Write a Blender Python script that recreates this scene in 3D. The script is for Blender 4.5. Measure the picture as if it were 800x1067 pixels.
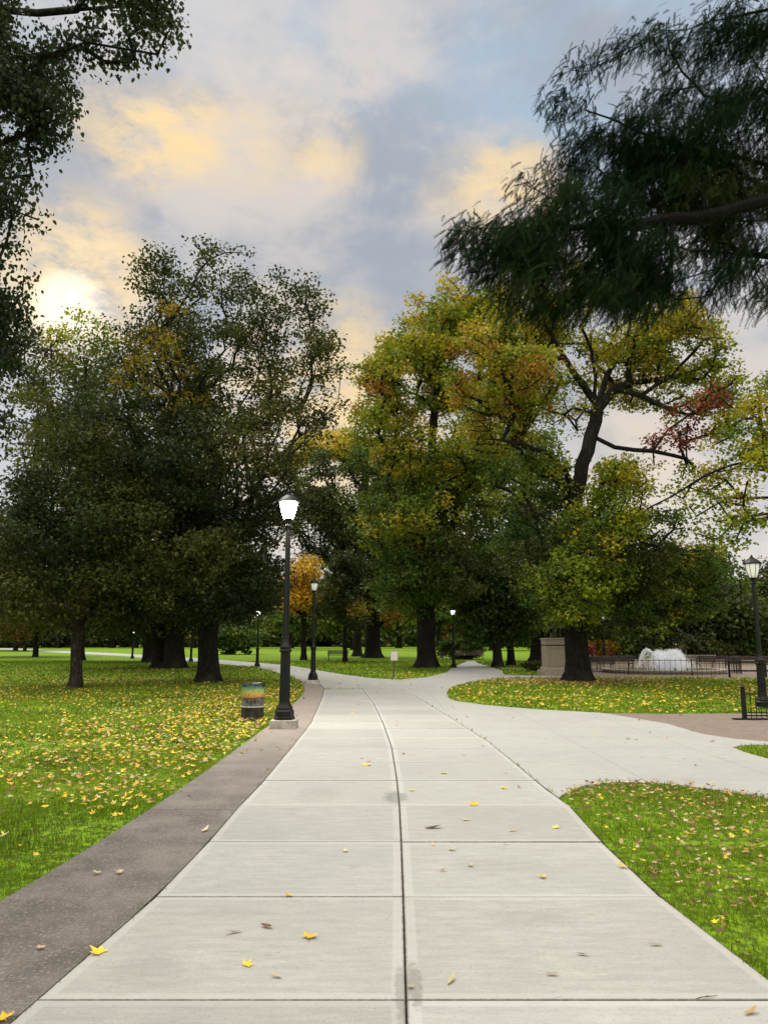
import bpy, bmesh, math, random
import numpy as np
from mathutils import Vector, Matrix
from mathutils.geometry import tessellate_polygon

R = math.radians
PI = math.pi
for o in list(bpy.data.objects):
    bpy.data.objects.remove(o)
scene = bpy.context.scene
COL = scene.collection

# ------------------------------------------------------------------ camera, world, sun, exposure
CAM_H = 1.75
PITCH = R(9.57)
FPX = 801.0
cam_data = bpy.data.cameras.new('camera')
cam = bpy.data.objects.new('camera', cam_data)
COL.objects.link(cam)
cam.location = (0, 0, CAM_H)
cam.rotation_euler = (PI / 2 + PITCH, 0, 0)
cam_data.sensor_fit = 'VERTICAL'
cam_data.sensor_height = 24.0
cam_data.lens = 24.0 * FPX / 1067.0
cam_data.clip_start = 0.05
cam_data.clip_end = 3000
scene.camera = cam

SUN_EL, SUN_AZ = R(58), R(-35)          # azimuth measured from +Y towards +X
GLOW_EL, GLOW_AZ = R(24.5), R(-22)

scene.view_settings.view_transform = 'Standard'
scene.view_settings.look = 'None'
scene.view_settings.gamma = 1
scene.view_settings.exposure = 0.75
scene.view_settings.use_curve_mapping = False

sun_l = bpy.data.lights.new('sun', 'SUN')
sun_l.energy = 1.5
sun_l.angle = R(30)
sun_l.color = (1.0, 0.95, 0.86)
sun = bpy.data.objects.new('sun', sun_l)
COL.objects.link(sun)
sd = Vector((math.sin(SUN_AZ) * math.cos(SUN_EL), math.cos(SUN_AZ) * math.cos(SUN_EL), math.sin(SUN_EL)))
sun.rotation_euler = sd.to_track_quat('Z', 'Y').to_euler()

world = bpy.data.worlds.new('World')
scene.world = world
world.use_nodes = True


class NT:
    def __init__(s, tree):
        s.t = tree
        s.t.nodes.clear()

    def n(s, typ, **kw):
        nd = s.t.nodes.new(typ)
        for k, v in kw.items():
            setattr(nd, k, v)
        return nd

    def set(s, sock, v):
        if isinstance(v, bpy.types.NodeSocket):
            s.t.links.new(v, sock)
        elif v is not None:
            sock.default_value = v

    def math(s, op, a, b=None, c=None, clamp=False):
        nd = s.n('ShaderNodeMath', operation=op, use_clamp=clamp)
        s.set(nd.inputs[0], a)
        if b is not None: s.set(nd.inputs[1], b)
        if c is not None: s.set(nd.inputs[2], c)
        return nd.outputs[0]

    def vmath(s, op, a, b=None, out=0):
        nd = s.n('ShaderNodeVectorMath', operation=op)
        s.set(nd.inputs[0], a)
        if b is not None: s.set(nd.inputs[1], b)
        return nd.outputs[out]

    def mapr(s, v, a, b, c=0.0, d=1.0, smooth=True):
        nd = s.n('ShaderNodeMapRange', interpolation_type='SMOOTHSTEP' if smooth else 'LINEAR')
        s.set(nd.inputs[0], v)
        for i, x in enumerate((a, b, c, d)): s.set(nd.inputs[1 + i], x)
        return nd.outputs[0]

    def mix(s, f, a, b, mode='MIX'):
        nd = s.n('ShaderNodeMix', data_type='RGBA', blend_type=mode)
        s.set(nd.inputs[0], f)
        s.set(nd.inputs[6], a if isinstance(a, bpy.types.NodeSocket) else tuple(a) + (1,) * (4 - len(a)))
        s.set(nd.inputs[7], b if isinstance(b, bpy.types.NodeSocket) else tuple(b) + (1,) * (4 - len(b)))
        return nd.outputs[2]

    def noise(s, vec, scale, detail=4, rough=0.55, dist=0.0, out=0):
        nd = s.n('ShaderNodeTexNoise')
        s.set(nd.inputs['Vector'], vec)
        nd.inputs['Scale'].default_value = scale
        nd.inputs['Detail'].default_value = detail
        nd.inputs['Roughness'].default_value = rough
        nd.inputs['Distortion'].default_value = dist
        return nd.outputs[out]


def pxdir(px, py):
    x = (px - 400) / FPX
    u = (533.5 - py) / FPX
    d = Vector((x, math.cos(PITCH) - u * math.sin(PITCH), math.sin(PITCH) + u * math.cos(PITCH)))
    return d.normalized()


def build_world():
    w = NT(world.node_tree)
    tc = w.n('ShaderNodeTexCoord').outputs['Generated']
    sky = w.n('ShaderNodeTexSky', sky_type='NISHITA')
    sky.sun_disc = False
    sky.sun_elevation = SUN_EL
    sky.sun_rotation = SUN_AZ
    sky.air_density = 1.0
    sky.dust_density = 1.5
    bg1 = w.n('ShaderNodeBackground')
    w.set(bg1.inputs[0], sky.outputs[0])
    bg1.inputs[1].default_value = 0.06
    # cloud layer: direction flattened on a plane overhead, so the deck recedes towards the horizon
    sep = w.n('ShaderNodeSeparateXYZ')
    w.set(sep.inputs[0], tc)
    zz = w.math('ADD', w.math('MAXIMUM', sep.outputs[2], 0.0), 0.22)
    comb = w.n('ShaderNodeCombineXYZ')
    w.set(comb.inputs[0], w.math('DIVIDE', sep.outputs[0], zz))
    w.set(comb.inputs[1], w.math('DIVIDE', sep.outputs[1], zz))
    pl = comb.outputs[0]
    n1 = w.noise(w.vmath('ADD', tc, (3.1, 7.7, 0)), 3.2, 6, 0.52, 0.2)
    n2 = w.noise(w.vmath('MULTIPLY', w.vmath('ADD', tc, (11.0, 2.0, 4)), (1, 1, 1.6)), 5.5, 8, 0.6, 0.25)
    n3 = w.noise(w.vmath('ADD', tc, (1.0, 5.0, 2)), 5.5, 7, 0.6, 0.3)
    n4 = w.noise(w.vmath('MULTIPLY', w.vmath('ADD', tc, (4.0, 1.0, 7)), (1.0, 1.0, 2.2)), 13.0, 9, 0.7, 0.25)
    base = w.mix(w.mapr(n1, 0.36, 0.64), (0.40, 0.44, 0.50), (0.60, 0.62, 0.66))
    base = w.mix(w.math('MULTIPLY', w.mapr(n2, 0.42, 0.72), 0.5), base, (0.68, 0.665, 0.665))

    def blob(px, py, r0, r1, amount=1.0, nz=None, lo=0.3, hi=0.6):
        d = pxdir(px, py)
        dp = w.vmath('DOT_PRODUCT', tc, tuple(d), out=1)
        m = w.mapr(dp, math.cos(R(r1)), math.cos(R(r0)))
        if nz is not None:
            m = w.math('MULTIPLY', m, w.mapr(nz, lo, hi))
        return w.math('MULTIPLY', m, amount)
    # darker grey masses
    for (px, py, r1, am) in ((370, 240, 12, .6), (90, 215, 9, .85), (250, 250, 8, .4), (520, 150, 8, .4), (410, 330, 14, .7), (640, 130, 8, .3)):
        base = w.mix(blob(px, py, 1, r1, am, n1, .2, .5), base, (0.38, 0.42, 0.48))
    # blue gaps
    for (px, py, r1, am) in ((640, 10, 13, .65), (540, 50, 10, .3), (350, 15, 8, .3)):
        base = w.mix(blob(px, py, 1, r1, am, n3, .3, .62), base, (0.43, 0.60, 0.78))
    # pale warm cloud
    for (px, py, r1, am) in ((430, 110, 11, .6), (270, 185, 11, .65), (330, 90, 10, .4), (130, 140, 10, .3), (520, 215, 9, .6), (210, 60, 14, .3), (760, 420, 16, .7), (740, 560, 14, .9),
                             (350, 420, 12, .6)):
        base = w.mix(blob(px, py, 0, r1, am, n2, .38, .62), base, (0.80, 0.71, 0.63))
    # sunlit patches
    for (px, py, r1, am) in ((150, 155, 3.6, 1.0), (190, 140, 3.8, .95), (115, 118, 4.2, .55), (235, 150, 4.2, .4), (300, 155, 4.2, .35), (345, 160, 3.2, .5), (490, 203, 4.2, .5), (535, 195, 4.6, .8),
                             (85, 275, 6.0, .8), (350, 465, 12, .95), (330, 400, 9, .55), (640, 540, 10, .3)):
        base = w.mix(blob(px, py, 0, r1, am, n4, .30, .66), base, (1.05, 0.78, 0.40))
    base = w.mix(blob(80, 308, 0, 6.5, .8, n4, .25, .6), base, (1.15, 0.88, 0.50))
    base = w.mix(blob(74, 322, 0, 3.0, .9, n4, .2, .55), base, (1.6, 1.42, 1.1))
    # horizon warming and paling
    base = w.mix(w.mapr(sep.outputs[2], 0.30, 0.0, 0, .65), base, (0.86, 0.80, 0.72))
    # unseen sky overhead and behind the camera brightened and warmed to lift ground light
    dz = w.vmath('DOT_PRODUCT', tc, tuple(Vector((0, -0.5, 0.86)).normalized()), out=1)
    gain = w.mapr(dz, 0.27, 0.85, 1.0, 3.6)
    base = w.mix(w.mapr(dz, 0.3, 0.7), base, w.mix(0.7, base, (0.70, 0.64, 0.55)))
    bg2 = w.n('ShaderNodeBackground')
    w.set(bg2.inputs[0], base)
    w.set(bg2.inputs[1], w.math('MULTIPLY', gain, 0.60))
    mx = w.n('ShaderNodeMixShader')
    mx.inputs[0].default_value = 0.93
    w.set(mx.inputs[1], bg1.outputs[0])
    w.set(mx.inputs[2], bg2.outputs[0])
    out = w.n('ShaderNodeOutputWorld')
    w.set(out.inputs[0], mx.outputs[0])


build_world()

# ------------------------------------------------------------------ helpers
rng = np.random.default_rng(7)
random.seed(7)


def P(px, py, Y):
    d = pxdir(px, py)
    t = Y / d.y
    return Vector((d.x * t, Y, CAM_H + d.z * t))


def G(px, py, z=0.0):
    d = pxdir(px, py)
    t = (z - CAM_H) / d.z
    return Vector((d.x * t, d.y * t, z))


def tag(o, label=None, cat=None, group=None, kind=None):
    if label: o['label'] = label
    if cat: o['category'] = cat
    if group: o['group'] = group
    if kind: o['kind'] = kind
    return o


def empty(name, loc, label, cat, group=None, rz=0):
    o = bpy.data.objects.new(name, None)
    COL.objects.link(o)
    o.location = loc
    o.rotation_euler = (0, 0, rz)
    o.empty_display_size = 0.2
    return tag(o, label, cat, group)


def copy_tree(o, parent=None):
    c = o.copy()
    COL.objects.link(c)
    c.parent = parent
    for ch in list(o.children):
        copy_tree(ch, c)
    return c


def mesh_np(name, verts, faces, mat, parent=None, colors=None, smooth=False, uvs=None, loc=None):
    """faces: list of arrays (k, n) with n verts each."""
    verts = np.asarray(verts, dtype=np.float32)
    me = bpy.data.meshes.new(name)
    me.vertices.add(len(verts))
    me.vertices.foreach_set('co', verts.ravel())
    if not isinstance(faces, (list, tuple)):
        faces = [faces]
    loops = np.concatenate([np.asarray(f).ravel() for f in faces]).astype(np.int32)
    tot = np.concatenate([np.full(len(f), np.asarray(f).shape[1]) for f in faces]).astype(np.int32)
    st = np.concatenate([[0], np.cumsum(tot)[:-1]]).astype(np.int32)
    me.loops.add(len(loops))
    me.loops.foreach_set('vertex_index', loops)
    me.polygons.add(len(tot))
    me.polygons.foreach_set('loop_start', st)
    me.polygons.foreach_set('loop_total', tot)
    me.polygons.foreach_set('use_smooth', np.full(len(tot), smooth))
    if colors is not None:
        at = me.attributes.new('tone', 'FLOAT_COLOR', 'POINT')
        c = np.ones((len(verts), 4), dtype=np.float32)
        c[:, :3] = colors
        at.data.foreach_set('color', c.ravel())
    if uvs is not None:
        ul = me.uv_layers.new(name='UVMap')
        ul.data.foreach_set('uv', np.asarray(uvs, dtype=np.float32).ravel())
    me.update(calc_edges=True)
    me.materials.append(mat)
    o = bpy.data.objects.new(name, me)
    COL.objects.link(o)
    if parent is not None: o.parent = parent
    if loc is not None: o.location = loc
    return o


class MB:
    """bmesh collector"""
    def __init__(s):
        s.b = bmesh.new()

    def box(s, c, size, rz=0, bevel=0.0, taper=1.0, rx=0, ry=0):
        r = bmesh.ops.create_cube(s.b, size=1.0)
        vs = r['verts']
        for v in vs:
            k = taper if v.co.z > 0 else 1.0
            v.co = Vector((v.co.x * size[0] * k, v.co.y * size[1] * k, v.co.z * size[2]))
        if bevel > 0:
            es = list({e for v in vs for e in v.link_edges})
            rr = bmesh.ops.bevel(s.b, geom=es, offset=bevel, segments=2, affect='EDGES', profile=0.6)
            vs = list({v for f in rr['faces'] for v in f.verts} | {v for v in vs if v.is_valid})
        m = Matrix.Translation(c) @ Matrix.Rotation(rz, 4, 'Z') @ Matrix.Rotation(ry, 4, 'Y') @ Matrix.Rotation(rx, 4, 'X')
        bmesh.ops.transform(s.b, matrix=m, verts=vs)
        return s

    def lathe(s, prof, seg=20, c=(0, 0, 0), flute=0, fdepth=0.0, cap=True):
        rings = []
        for (r, z) in prof:
            ring = []
            for i in range(seg):
                a = 2 * PI * i / seg
                rr = r
                if flute and i % 2: rr = r * (1 - fdepth)
                ring.append(s.b.verts.new((c[0] + rr * math.cos(a), c[1] + rr * math.sin(a), c[2] + z)))
            rings.append(ring)
        for a, b in zip(rings, rings[1:]):
            for i in range(seg):
                j = (i + 1) % seg
                s.b.faces.new((a[i], a[j], b[j], b[i]))
        if cap:
            s.b.faces.new(list(reversed(rings[0])))
            s.b.faces.new(rings[-1])
        return s

    def tube(s, pts, rad, seg=8):
        pts = [Vector(p) for p in pts]
        if not hasattr(rad, '__len__'): rad = [rad] * len(pts)
        rings = []
        for i, p in enumerate(pts):
            t = (pts[min(i + 1, len(pts) - 1)] - pts[max(i - 1, 0)]).normalized()
            u = t.cross(Vector((0, 0, 1)))
            if u.length < 1e-3: u = Vector((1, 0, 0))
            u.normalize()
            v = t.cross(u)
            rings.append([s.b.verts.new(p + rad[i] * (math.cos(2 * PI * k / seg) * u + math.sin(2 * PI * k / seg) * v)) for k in range(seg)])
        for a, b in zip(rings, rings[1:]):
            for i in range(seg):
                j = (i + 1) % seg
                s.b.faces.new((a[i], a[j], b[j], b[i]))
        s.b.faces.new(rings[0])
        s.b.faces.new(list(reversed(rings[-1])))
        return s

    def build(s, name, mat, parent=None, smooth=False, label=None):
        bmesh.ops.recalc_face_normals(s.b, faces=s.b.faces)
        me = bpy.data.meshes.new(name)
        s.b.to_mesh(me)
        s.b.free()
        for p in me.polygons: p.use_smooth = smooth
        if smooth:
            try: me.set_sharp_from_angle(angle=R(40))
            except Exception: pass
        me.materials.append(mat)
        o = bpy.data.objects.new(name, me)
        COL.objects.link(o)
        if parent is not None: o.parent = parent
        if label: o['label'] = label
        return o


# ------------------------------------------------------------------ materials
def mat(name):
    m = bpy.data.materials.new(name)
    m.use_nodes = True
    return m, NT(m.node_tree)


def finish(t, shader, disp=None):
    o = t.n('ShaderNodeOutputMaterial')
    t.set(o.inputs[0], shader)


def bump(t, h, strength=0.3, dist=0.01, normal=None):
    b = t.n('ShaderNodeBump')
    b.inputs['Strength'].default_value = strength
    b.inputs['Distance'].default_value = dist
    t.set(b.inputs['Height'], h)
    if normal is not None: t.set(b.inputs['Normal'], normal)
    return b.outputs[0]


def principled(t, color, rough=0.7, normal=None, metal=0.0, spec=0.5, **kw):
    p = t.n('ShaderNodeBsdfPrincipled')
    t.set(p.inputs['Base Color'], color if isinstance(color, bpy.types.NodeSocket) else tuple(color) + (1,))
    t.set(p.inputs['Roughness'], rough)
    p.inputs['Metallic'].default_value = metal
    p.inputs['Specular IOR Level'].default_value = spec
    if normal is not None: t.set(p.inputs['Normal'], normal)
    for k, v in kw.items():
        t.set(p.inputs[k.replace('_', ' ')], v)
    return p.outputs[0]


def leaf_mat(name, trans=0.35, rough=0.55, gain=1.0, spec=0.25):
    m, t = mat(name)
    a = t.n('ShaderNodeAttribute', attribute_name='tone').outputs[0]
    col = t.mix(1.0, a, (gain, gain, gain), 'MULTIPLY') if gain != 1.0 else a
    p = principled(t, col, rough, spec=spec)
    tr = t.n('ShaderNodeBsdfTranslucent')
    t.set(tr.inputs[0], t.mix(1.0, col, (1.15, 1.1, 0.6), 'MULTIPLY'))
    mx = t.n('ShaderNodeMixShader')
    mx.inputs[0].default_value = trans
    t.set(mx.inputs[1], p)
    t.set(mx.inputs[2], tr.outputs[0])
    finish(t, mx.outputs[0])
    return m


M_LEAF = leaf_mat('leaf')
M_NEEDLE = leaf_mat('needle', 0.12, 0.9, spec=0.0)
M_LITTER = leaf_mat('fallen_leaf', 0.1, 0.6)
M_BLADE = leaf_mat('grass_blade', 0.4, 0.5)


def bark_mat(name, c1, c2, scale=1.0):
    m, t = mat(name)
    tc = t.n('ShaderNodeTexCoord').outputs['Object']
    mp = t.n('ShaderNodeMapping')
    t.set(mp.inputs[0], tc)
    mp.inputs['Scale'].default_value = (9 * scale, 9 * scale, 1.6 * scale)
    n = t.noise(mp.outputs[0], 1.6, 6, 0.65, 0.6)
    n2 = t.noise(tc, 0.8, 3, 0.5)
    ridges = t.math('ABSOLUTE', t.math('SUBTRACT', n, 0.5))
    f = t.mapr(ridges, 0.0, 0.13)
    c = t.mix(f, c1, c2)
    c = t.mix(t.mapr(n2, .5, .75, 0, .35), c, (0.07, 0.08, 0.04))
    nb = bump(t, f, 0.9, 0.03)
    finish(t, principled(t, c, 0.9, nb, spec=0.2))
    return m


M_BARK = bark_mat('bark_dark', (0.007, 0.006, 0.005), (0.034, 0.027, 0.021))
M_BARK_CY = bark_mat('bark_cypress', (0.003, 0.0026, 0.0022), (0.009, 0.007, 0.006))
M_BARK_LIGHT = bark_mat('bark_grey_brown', (0.02, 0.016, 0.012), (0.095, 0.075, 0.056))


def flat_mat(name, color, rough=0.6, metal=0.0, spec=0.5, nscale=0, var=0.3, bumpk=0.0, **kw):
    m, t = mat(name)
    if nscale:
        tc = t.n('ShaderNodeTexCoord').outputs['Object']
        n = t.noise(tc, nscale, 6, 0.6)
        c = t.mix(t.mapr(n, 0.35, 0.68), tuple(x * (1 - var) for x in color), tuple(min(1, x * (1 + var)) for x in color))
        nb = bump(t, n, bumpk, 0.01) if bumpk else None
        finish(t, principled(t, c, rough, nb, metal, spec, **kw))
    else:
        finish(t, principled(t, color, rough, None, metal, spec, **kw))
    return m


M_IRON = flat_mat('black_iron', (0.006, 0.006, 0.006), 0.42, 0.0, 0.25, 14, 0.35, 0.15)
M_PLINTH = flat_mat('plinth_concrete', (0.36, 0.33, 0.29), 0.9, 0, 0.3, 9, 0.25, 0.3)
M_STONE = flat_mat('granite', (0.34, 0.285, 0.22), 0.85, 0, 0.3, 14, 0.14, 0.3)
M_BRONZE = flat_mat('bronze', (0.035, 0.032, 0.026), 0.45, 0.5, 0.5, 5, 0.4, 0.1)
M_WOOD = flat_mat('dark_wood', (0.06, 0.045, 0.035), 0.7, 0, 0.3, 12, 0.4, 0.2)
M_WHITE = flat_mat('white_paint', (0.62, 0.60, 0.52), 0.5, 0, 0.4, 10, 0.12)


def glass_lit(name, strength, color=(1, 0.97, 0.88)):
    m, t = mat(name)
    p = principled(t, (0.75, 0.75, 0.72), 0.3, None, 0, 0.5)
    nd = [n for n in t.t.nodes if n.type == 'BSDF_PRINCIPLED'][0]
    nd.inputs['Emission Color'].default_value = color + (1,)
    nd.inputs['Emission Strength'].default_value = strength
    finish(t, p)
    return m


M_GLOBE_BRIGHT = glass_lit('lit_globe_bright', 60.0)
M_GLOBE_LIT = glass_lit('lit_globe', 1.6)
M_GLOBE_DIM = glass_lit('globe_frosted', 0.12)


def ground_tex(t):
    g = t.n('ShaderNodeNewGeometry').outputs['Position']
    return g


def build_ground_mats():
    # grass soil
    m, t = mat('grass_ground')
    g = ground_tex(t)
    n1 = t.noise(g, 0.25, 4, .6)
    n2 = t.noise(g, 14.0, 5, .7)
    n3 = t.noise(g, 1.7, 4, .6)
    c = t.mix(t.mapr(n2, .3, .7), (0.07, 0.16, 0.006), (0.24, 0.42, 0.015))
    c = t.mix(t.mapr(n1, .35, .7, 0, .5), c, (0.20, 0.26, 0.012))
    c = t.mix(t.mapr(n3, .55, .75, 0, .3), c, (0.055, 0.075, 0.012))
    n5 = t.noise(g, 9.0, 5, .7)
    c = t.mix(t.mapr(n5, .44, .60, 0, .7), c, (0.032, 0.030, 0.012))
    finish(t, principled(t, c, 0.9, bump(t, n2, 0.8, 0.04), spec=0.1))
    M_G = m

    def concrete(name, slab):
        m, t = mat(name)
        g = ground_tex(t)
        fine = t.noise(g, 95.0, 3, .7)
        mpm = t.n('ShaderNodeMapping')
        t.set(mpm.inputs[0], g)
        mpm.inputs['Scale'].default_value = (2.2, 9.0, 1.0)
        mid = t.noise(mpm.outputs[0], 1.6, 8, .74)
        big = t.noise(g, 0.7, 4, .55)
        mp = t.n('ShaderNodeMapping')
        t.set(mp.inputs[0], g)
        mp.inputs['Scale'].default_value = (3.0, 240.0, 1.0)
        mp.inputs['Rotation'].default_value = (0, 0, R(1.5))
        broom = t.noise(mp.outputs[0], 1.0, 3, .6)
        c = t.mix(t.mapr(mid, .3, .72), (0.315, 0.315, 0.292), (0.415, 0.413, 0.382))
        c = t.mix(t.mapr(big, .35, .68, 0, .55), c, (0.315, 0.313, 0.298))
        c = t.mix(t.mapr(fine, .50, .72, 0, .6), c, (0.235, 0.23, 0.21))
        c = t.mix(t.mapr(broom, .55, .8, 0, .35), c, (0.30, 0.29, 0.27))
        spots = t.noise(t.vmath('ADD', g, (31, 17, 5)), 1.6, 5, .72)
        c = t.mix(t.mapr(spots, .60, .72, 0, .5), c, (0.25, 0.24, 0.21))
        grit = t.noise(g, 42.0, 4, .8)
        c = t.mix(t.mapr(grit, .57, .68, 0, .55), c, (0.21, 0.20, 0.18))
        c = t.mix(t.mapr(grit, .40, .32, 0, .4), c, (0.50, 0.49, 0.46))
        speck = t.n('ShaderNodeTexVoronoi')
        t.set(speck.inputs['Vector'], g)
        speck.inputs['Scale'].default_value = 3.2
        c = t.mix(t.mapr(speck.outputs['Distance'], .035, .02, 0, .7), c, (0.12, 0.10, 0.08))
        h = t.math('ADD', t.math('MULTIPLY', fine, .5), t.math('MULTIPLY', broom, .9))
        if slab:
            a = t.n('ShaderNodeAttribute', attribute_name='tone').outputs[0]
            uv = t.n('ShaderNodeUVMap').outputs[0]
            sp = t.n('ShaderNodeSeparateXYZ')
            t.set(sp.inputs[0], uv)          # uv holds metres to the nearest long / cross edge
            dmin = t.math('MINIMUM', sp.outputs[0], sp.outputs[1])
            edge = t.mapr(dmin, .075, .06)    # tooled smooth margin
            c = t.mix(t.math('MULTIPLY', edge, .38), c, (0.46, 0.457, 0.43))
            grime = t.noise(g, 26, 4, .7)
            dirt = t.math('MULTIPLY', t.mapr(dmin, .016, .003), t.mapr(grime, .3, .6))
            c = t.mix(t.math('MULTIPLY', dirt, .75), c, (0.12, 0.10, 0.08))
            for (sx, sy, rx, ry, am) in [(*G(412, 833).xy, .16, .42, .5), (*G(432, 1030).xy, .05, .30, .45), (*G(418, 1040).xy, .04, .4, .35), (*G(240, 955).xy, .35, .10, .10), (*G(560, 960).xy, .4, .2, .12),
                                         (*G(330, 830).xy, .3, .5, .14), (*G(520, 905).xy, .5, .25, .10), (*G(150, 1020).xy, .25, .3, .12)]:
                ps = t.vmath('MULTIPLY', t.vmath('SUBTRACT', g, (sx, sy, 0)), (1 / rx, 1 / ry, 0))
                dd = t.math('ADD', t.vmath('LENGTH', ps, out=1), t.math('MULTIPLY', t.math('SUBTRACT', grime, .5), 1.6))
                c = t.mix(t.mapr(dd, 1.0, .55, 0, am), c, (0.10, 0.095, 0.085))
            ck = t.noise(g, .9, 4, .6, 1.5)
            crack = t.mapr(t.math('ABSOLUTE', t.math('SUBTRACT', ck, .47)), .0012, .0004)
            c = t.mix(t.math('MULTIPLY', crack, t.mapr(spots, .42, .55, 0, .35)), c, (0.10, 0.09, 0.08))
            c = t.mix(1.0, c, a, 'MULTIPLY')
            h = t.math('MULTIPLY', h, t.math('SUBTRACT', 1.0, t.math('MULTIPLY', edge, .7)))
        else:
            # faint saw-cut joints
            sp = t.n('ShaderNodeSeparateXYZ')
            t.set(sp.inputs[0], g)
            for ax, pitch, off in ((1, 1.5, .3), (0, 1.75, .2)):
                d = t.math('PINGPONG', t.math('ADD', sp.outputs[ax], off), pitch / 2)
                k = t.mapr(d, .014, .006, 0, .45)
                c = t.mix(k, c, (0.20, 0.19, 0.17))
        finish(t, principled(t, c, 0.88, bump(t, h, 0.35, 0.004), spec=0.25))
        return m
    M_SLAB = concrete('concrete_slab', True)
    M_PLAZA = concrete('concrete_plaza', False)
    # exposed aggregate
    m, t = mat('aggregate')
    g = ground_tex(t)
    v = t.n('ShaderNodeTexVoronoi')
    t.set(v.inputs['Vector'], g)
    v.inputs['Scale'].default_value = 75.0
    n = t.noise(g, 2.0, 5, .6)
    n2 = t.noise(g, 60.0, 4, .7)
    c = t.mix(t.mapr(n, .3, .7), (0.100, 0.090, 0.078), (0.185, 0.166, 0.145))
    sepc = t.n('ShaderNodeSeparateColor')
    t.set(sepc.inputs[0], v.outputs['Color'])
    c = t.mix(t.mapr(sepc.outputs[0], .84, .92, 0, .6), c, (0.28, 0.235, 0.20))
    c = t.mix(t.mapr(n2, .5, .62, 0, .6), c, (0.055, 0.045, 0.040))
    sp = t.n('ShaderNodeSeparateXYZ')
    t.set(sp.inputs[0], g)
    d = t.math('PINGPONG', t.math('ADD', sp.outputs[1], .55), 2.25)
    c = t.mix(t.mapr(d, .012, .004, 0, .7), c, (0.03, 0.025, 0.02))
    # the strip turns paler towards its far end
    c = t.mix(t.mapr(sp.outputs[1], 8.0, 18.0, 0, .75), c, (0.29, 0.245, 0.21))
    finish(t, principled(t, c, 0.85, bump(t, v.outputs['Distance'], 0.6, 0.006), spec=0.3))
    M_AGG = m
    m, t = mat('brick_paving')
    g = ground_tex(t)
    b = t.n('ShaderNodeTexBrick')
    t.set(b.inputs['Vector'], g)
    b.inputs['Color1'].default_value = (0.17, 0.135, 0.11, 1)
    b.inputs['Color2'].default_value = (0.23, 0.185, 0.155, 1)
    b.inputs['Mortar'].default_value = (0.10, 0.08, 0.07, 1)
    b.inputs['Scale'].default_value = 4.5
    n = t.noise(g, 3, 5, .7)
    c = t.mix(t.mapr(n, .3, .7, 0, .5), b.outputs[0], (0.26, 0.20, 0.16))
    finish(t, principled(t, c, 0.9, spec=0.2))
    M_BRICK = m
    m, t = mat('soil')
    g = ground_tex(t)
    n = t.noise(g, 30, 5, .7)
    c = t.mix(t.mapr(n, .35, .65), (0.012, 0.010, 0.008), (0.05, 0.04, 0.028))
    finish(t, principled(t, c, 1.0, spec=0.05))
    return M_G, M_SLAB, M_PLAZA, M_AGG, M_BRICK, m


M_GRASS, M_SLAB, M_PLAZA, M_AGG, M_BRICK, M_SOIL = build_ground_mats()

# ------------------------------------------------------------------ ground
v = [(-700, -200, 0), (700, -200, 0), (700, 1200, 0), (-700, 1200, 0)]
tag(mesh_np('lawn', v, np.array([[0, 1, 2, 3]]), M_GRASS), kind='structure')


def gp(pts):
    out = []
    for p in pts:
        if len(p) == 2:
            q = G(*p)
            out.append((q.x, q.y))
        else:
            out.append((p[0], p[1]))          # world coordinates, marked by a third item
    return out


def smooth_poly(pts, it=1):
    return pts


def sheet(name, poly, z, m):
    vs = [Vector((x, y, z)) for x, y in poly]
    tris = tessellate_polygon([vs])
    nb = len(vs)
    verts = [tuple(q) for q in vs] + [(q.x, q.y, -0.05) for q in vs]
    area = sum(vs[i].x * vs[(i + 1) % nb].y - vs[(i + 1) % nb].x * vs[i].y for i in range(nb))
    f = []
    for a, b, c in tris:
        cr = (vs[b] - vs[a]).cross(vs[c] - vs[a]).z
        if abs(cr) < 1e-9: continue
        f.append((a, b, c) if cr > 0 else (a, c, b))
    q = []
    for i in range(nb):
        j = (i + 1) % nb
        q.append((i, i + nb, j + nb, j) if area > 0 else (i, j, j + nb, i + nb))
    return tag(mesh_np(name, verts, [np.array(f), np.array(q)], m), kind='structure')


# lane lines as X(Y)
Lpx = [(38, 1047), (162, 938), (217, 880), (250.5, 841), (275, 815), (304, 780), (324, 754), (336, 727), (338, 718)]
Cpx = [(423, 1047), (420, 938), (418, 880), (416, 841), (413.5, 815), (408, 780), (400, 757), (390, 735), (377, 718)]
Rpx = [(828, 1047), (688, 938), (627, 880), (592, 841), (567, 823), (536, 796.5), (508, 774), (481, 756.5), (456, 740.5), (432, 726), (416, 718)]


def line_fn(px):
    g = [G(*p) for p in px]
    ys = np.array([p.y for p in g])
    xs = np.array([p.x for p in g])
    s = (xs[1] - xs[0]) / (ys[1] - ys[0])
    ys = np.concatenate([[-6.0], ys])
    xs = np.concatenate([[xs[0] + s * (-6 - ys[1])], xs])
    return lambda Y: np.interp(Y, ys, xs)


fL, fC, fR = line_fn(Lpx), line_fn(Cpx), line_fn(Rpx)
Y0 = G(400, 1047).y
Y_END = G(400, 718).y
cross = [Y0 + 1.46 * k for k in range(-6, 30) if Y0 + 1.46 * k < Y_END - 0.5] + [Y_END]
for (i, py) in ((1, 938), (2, 880), (3, 841), (4, 815)):
    cross[6 + i] = G(400, py).y
pv = cross[10]
k = 11
while pv + 1.46 < Y_END - .4 and k < len(cross) - 1:
    pv += 1.46
    cross[k] = pv
    k += 1
cross = cross[:k] + [Y_END]


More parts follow.
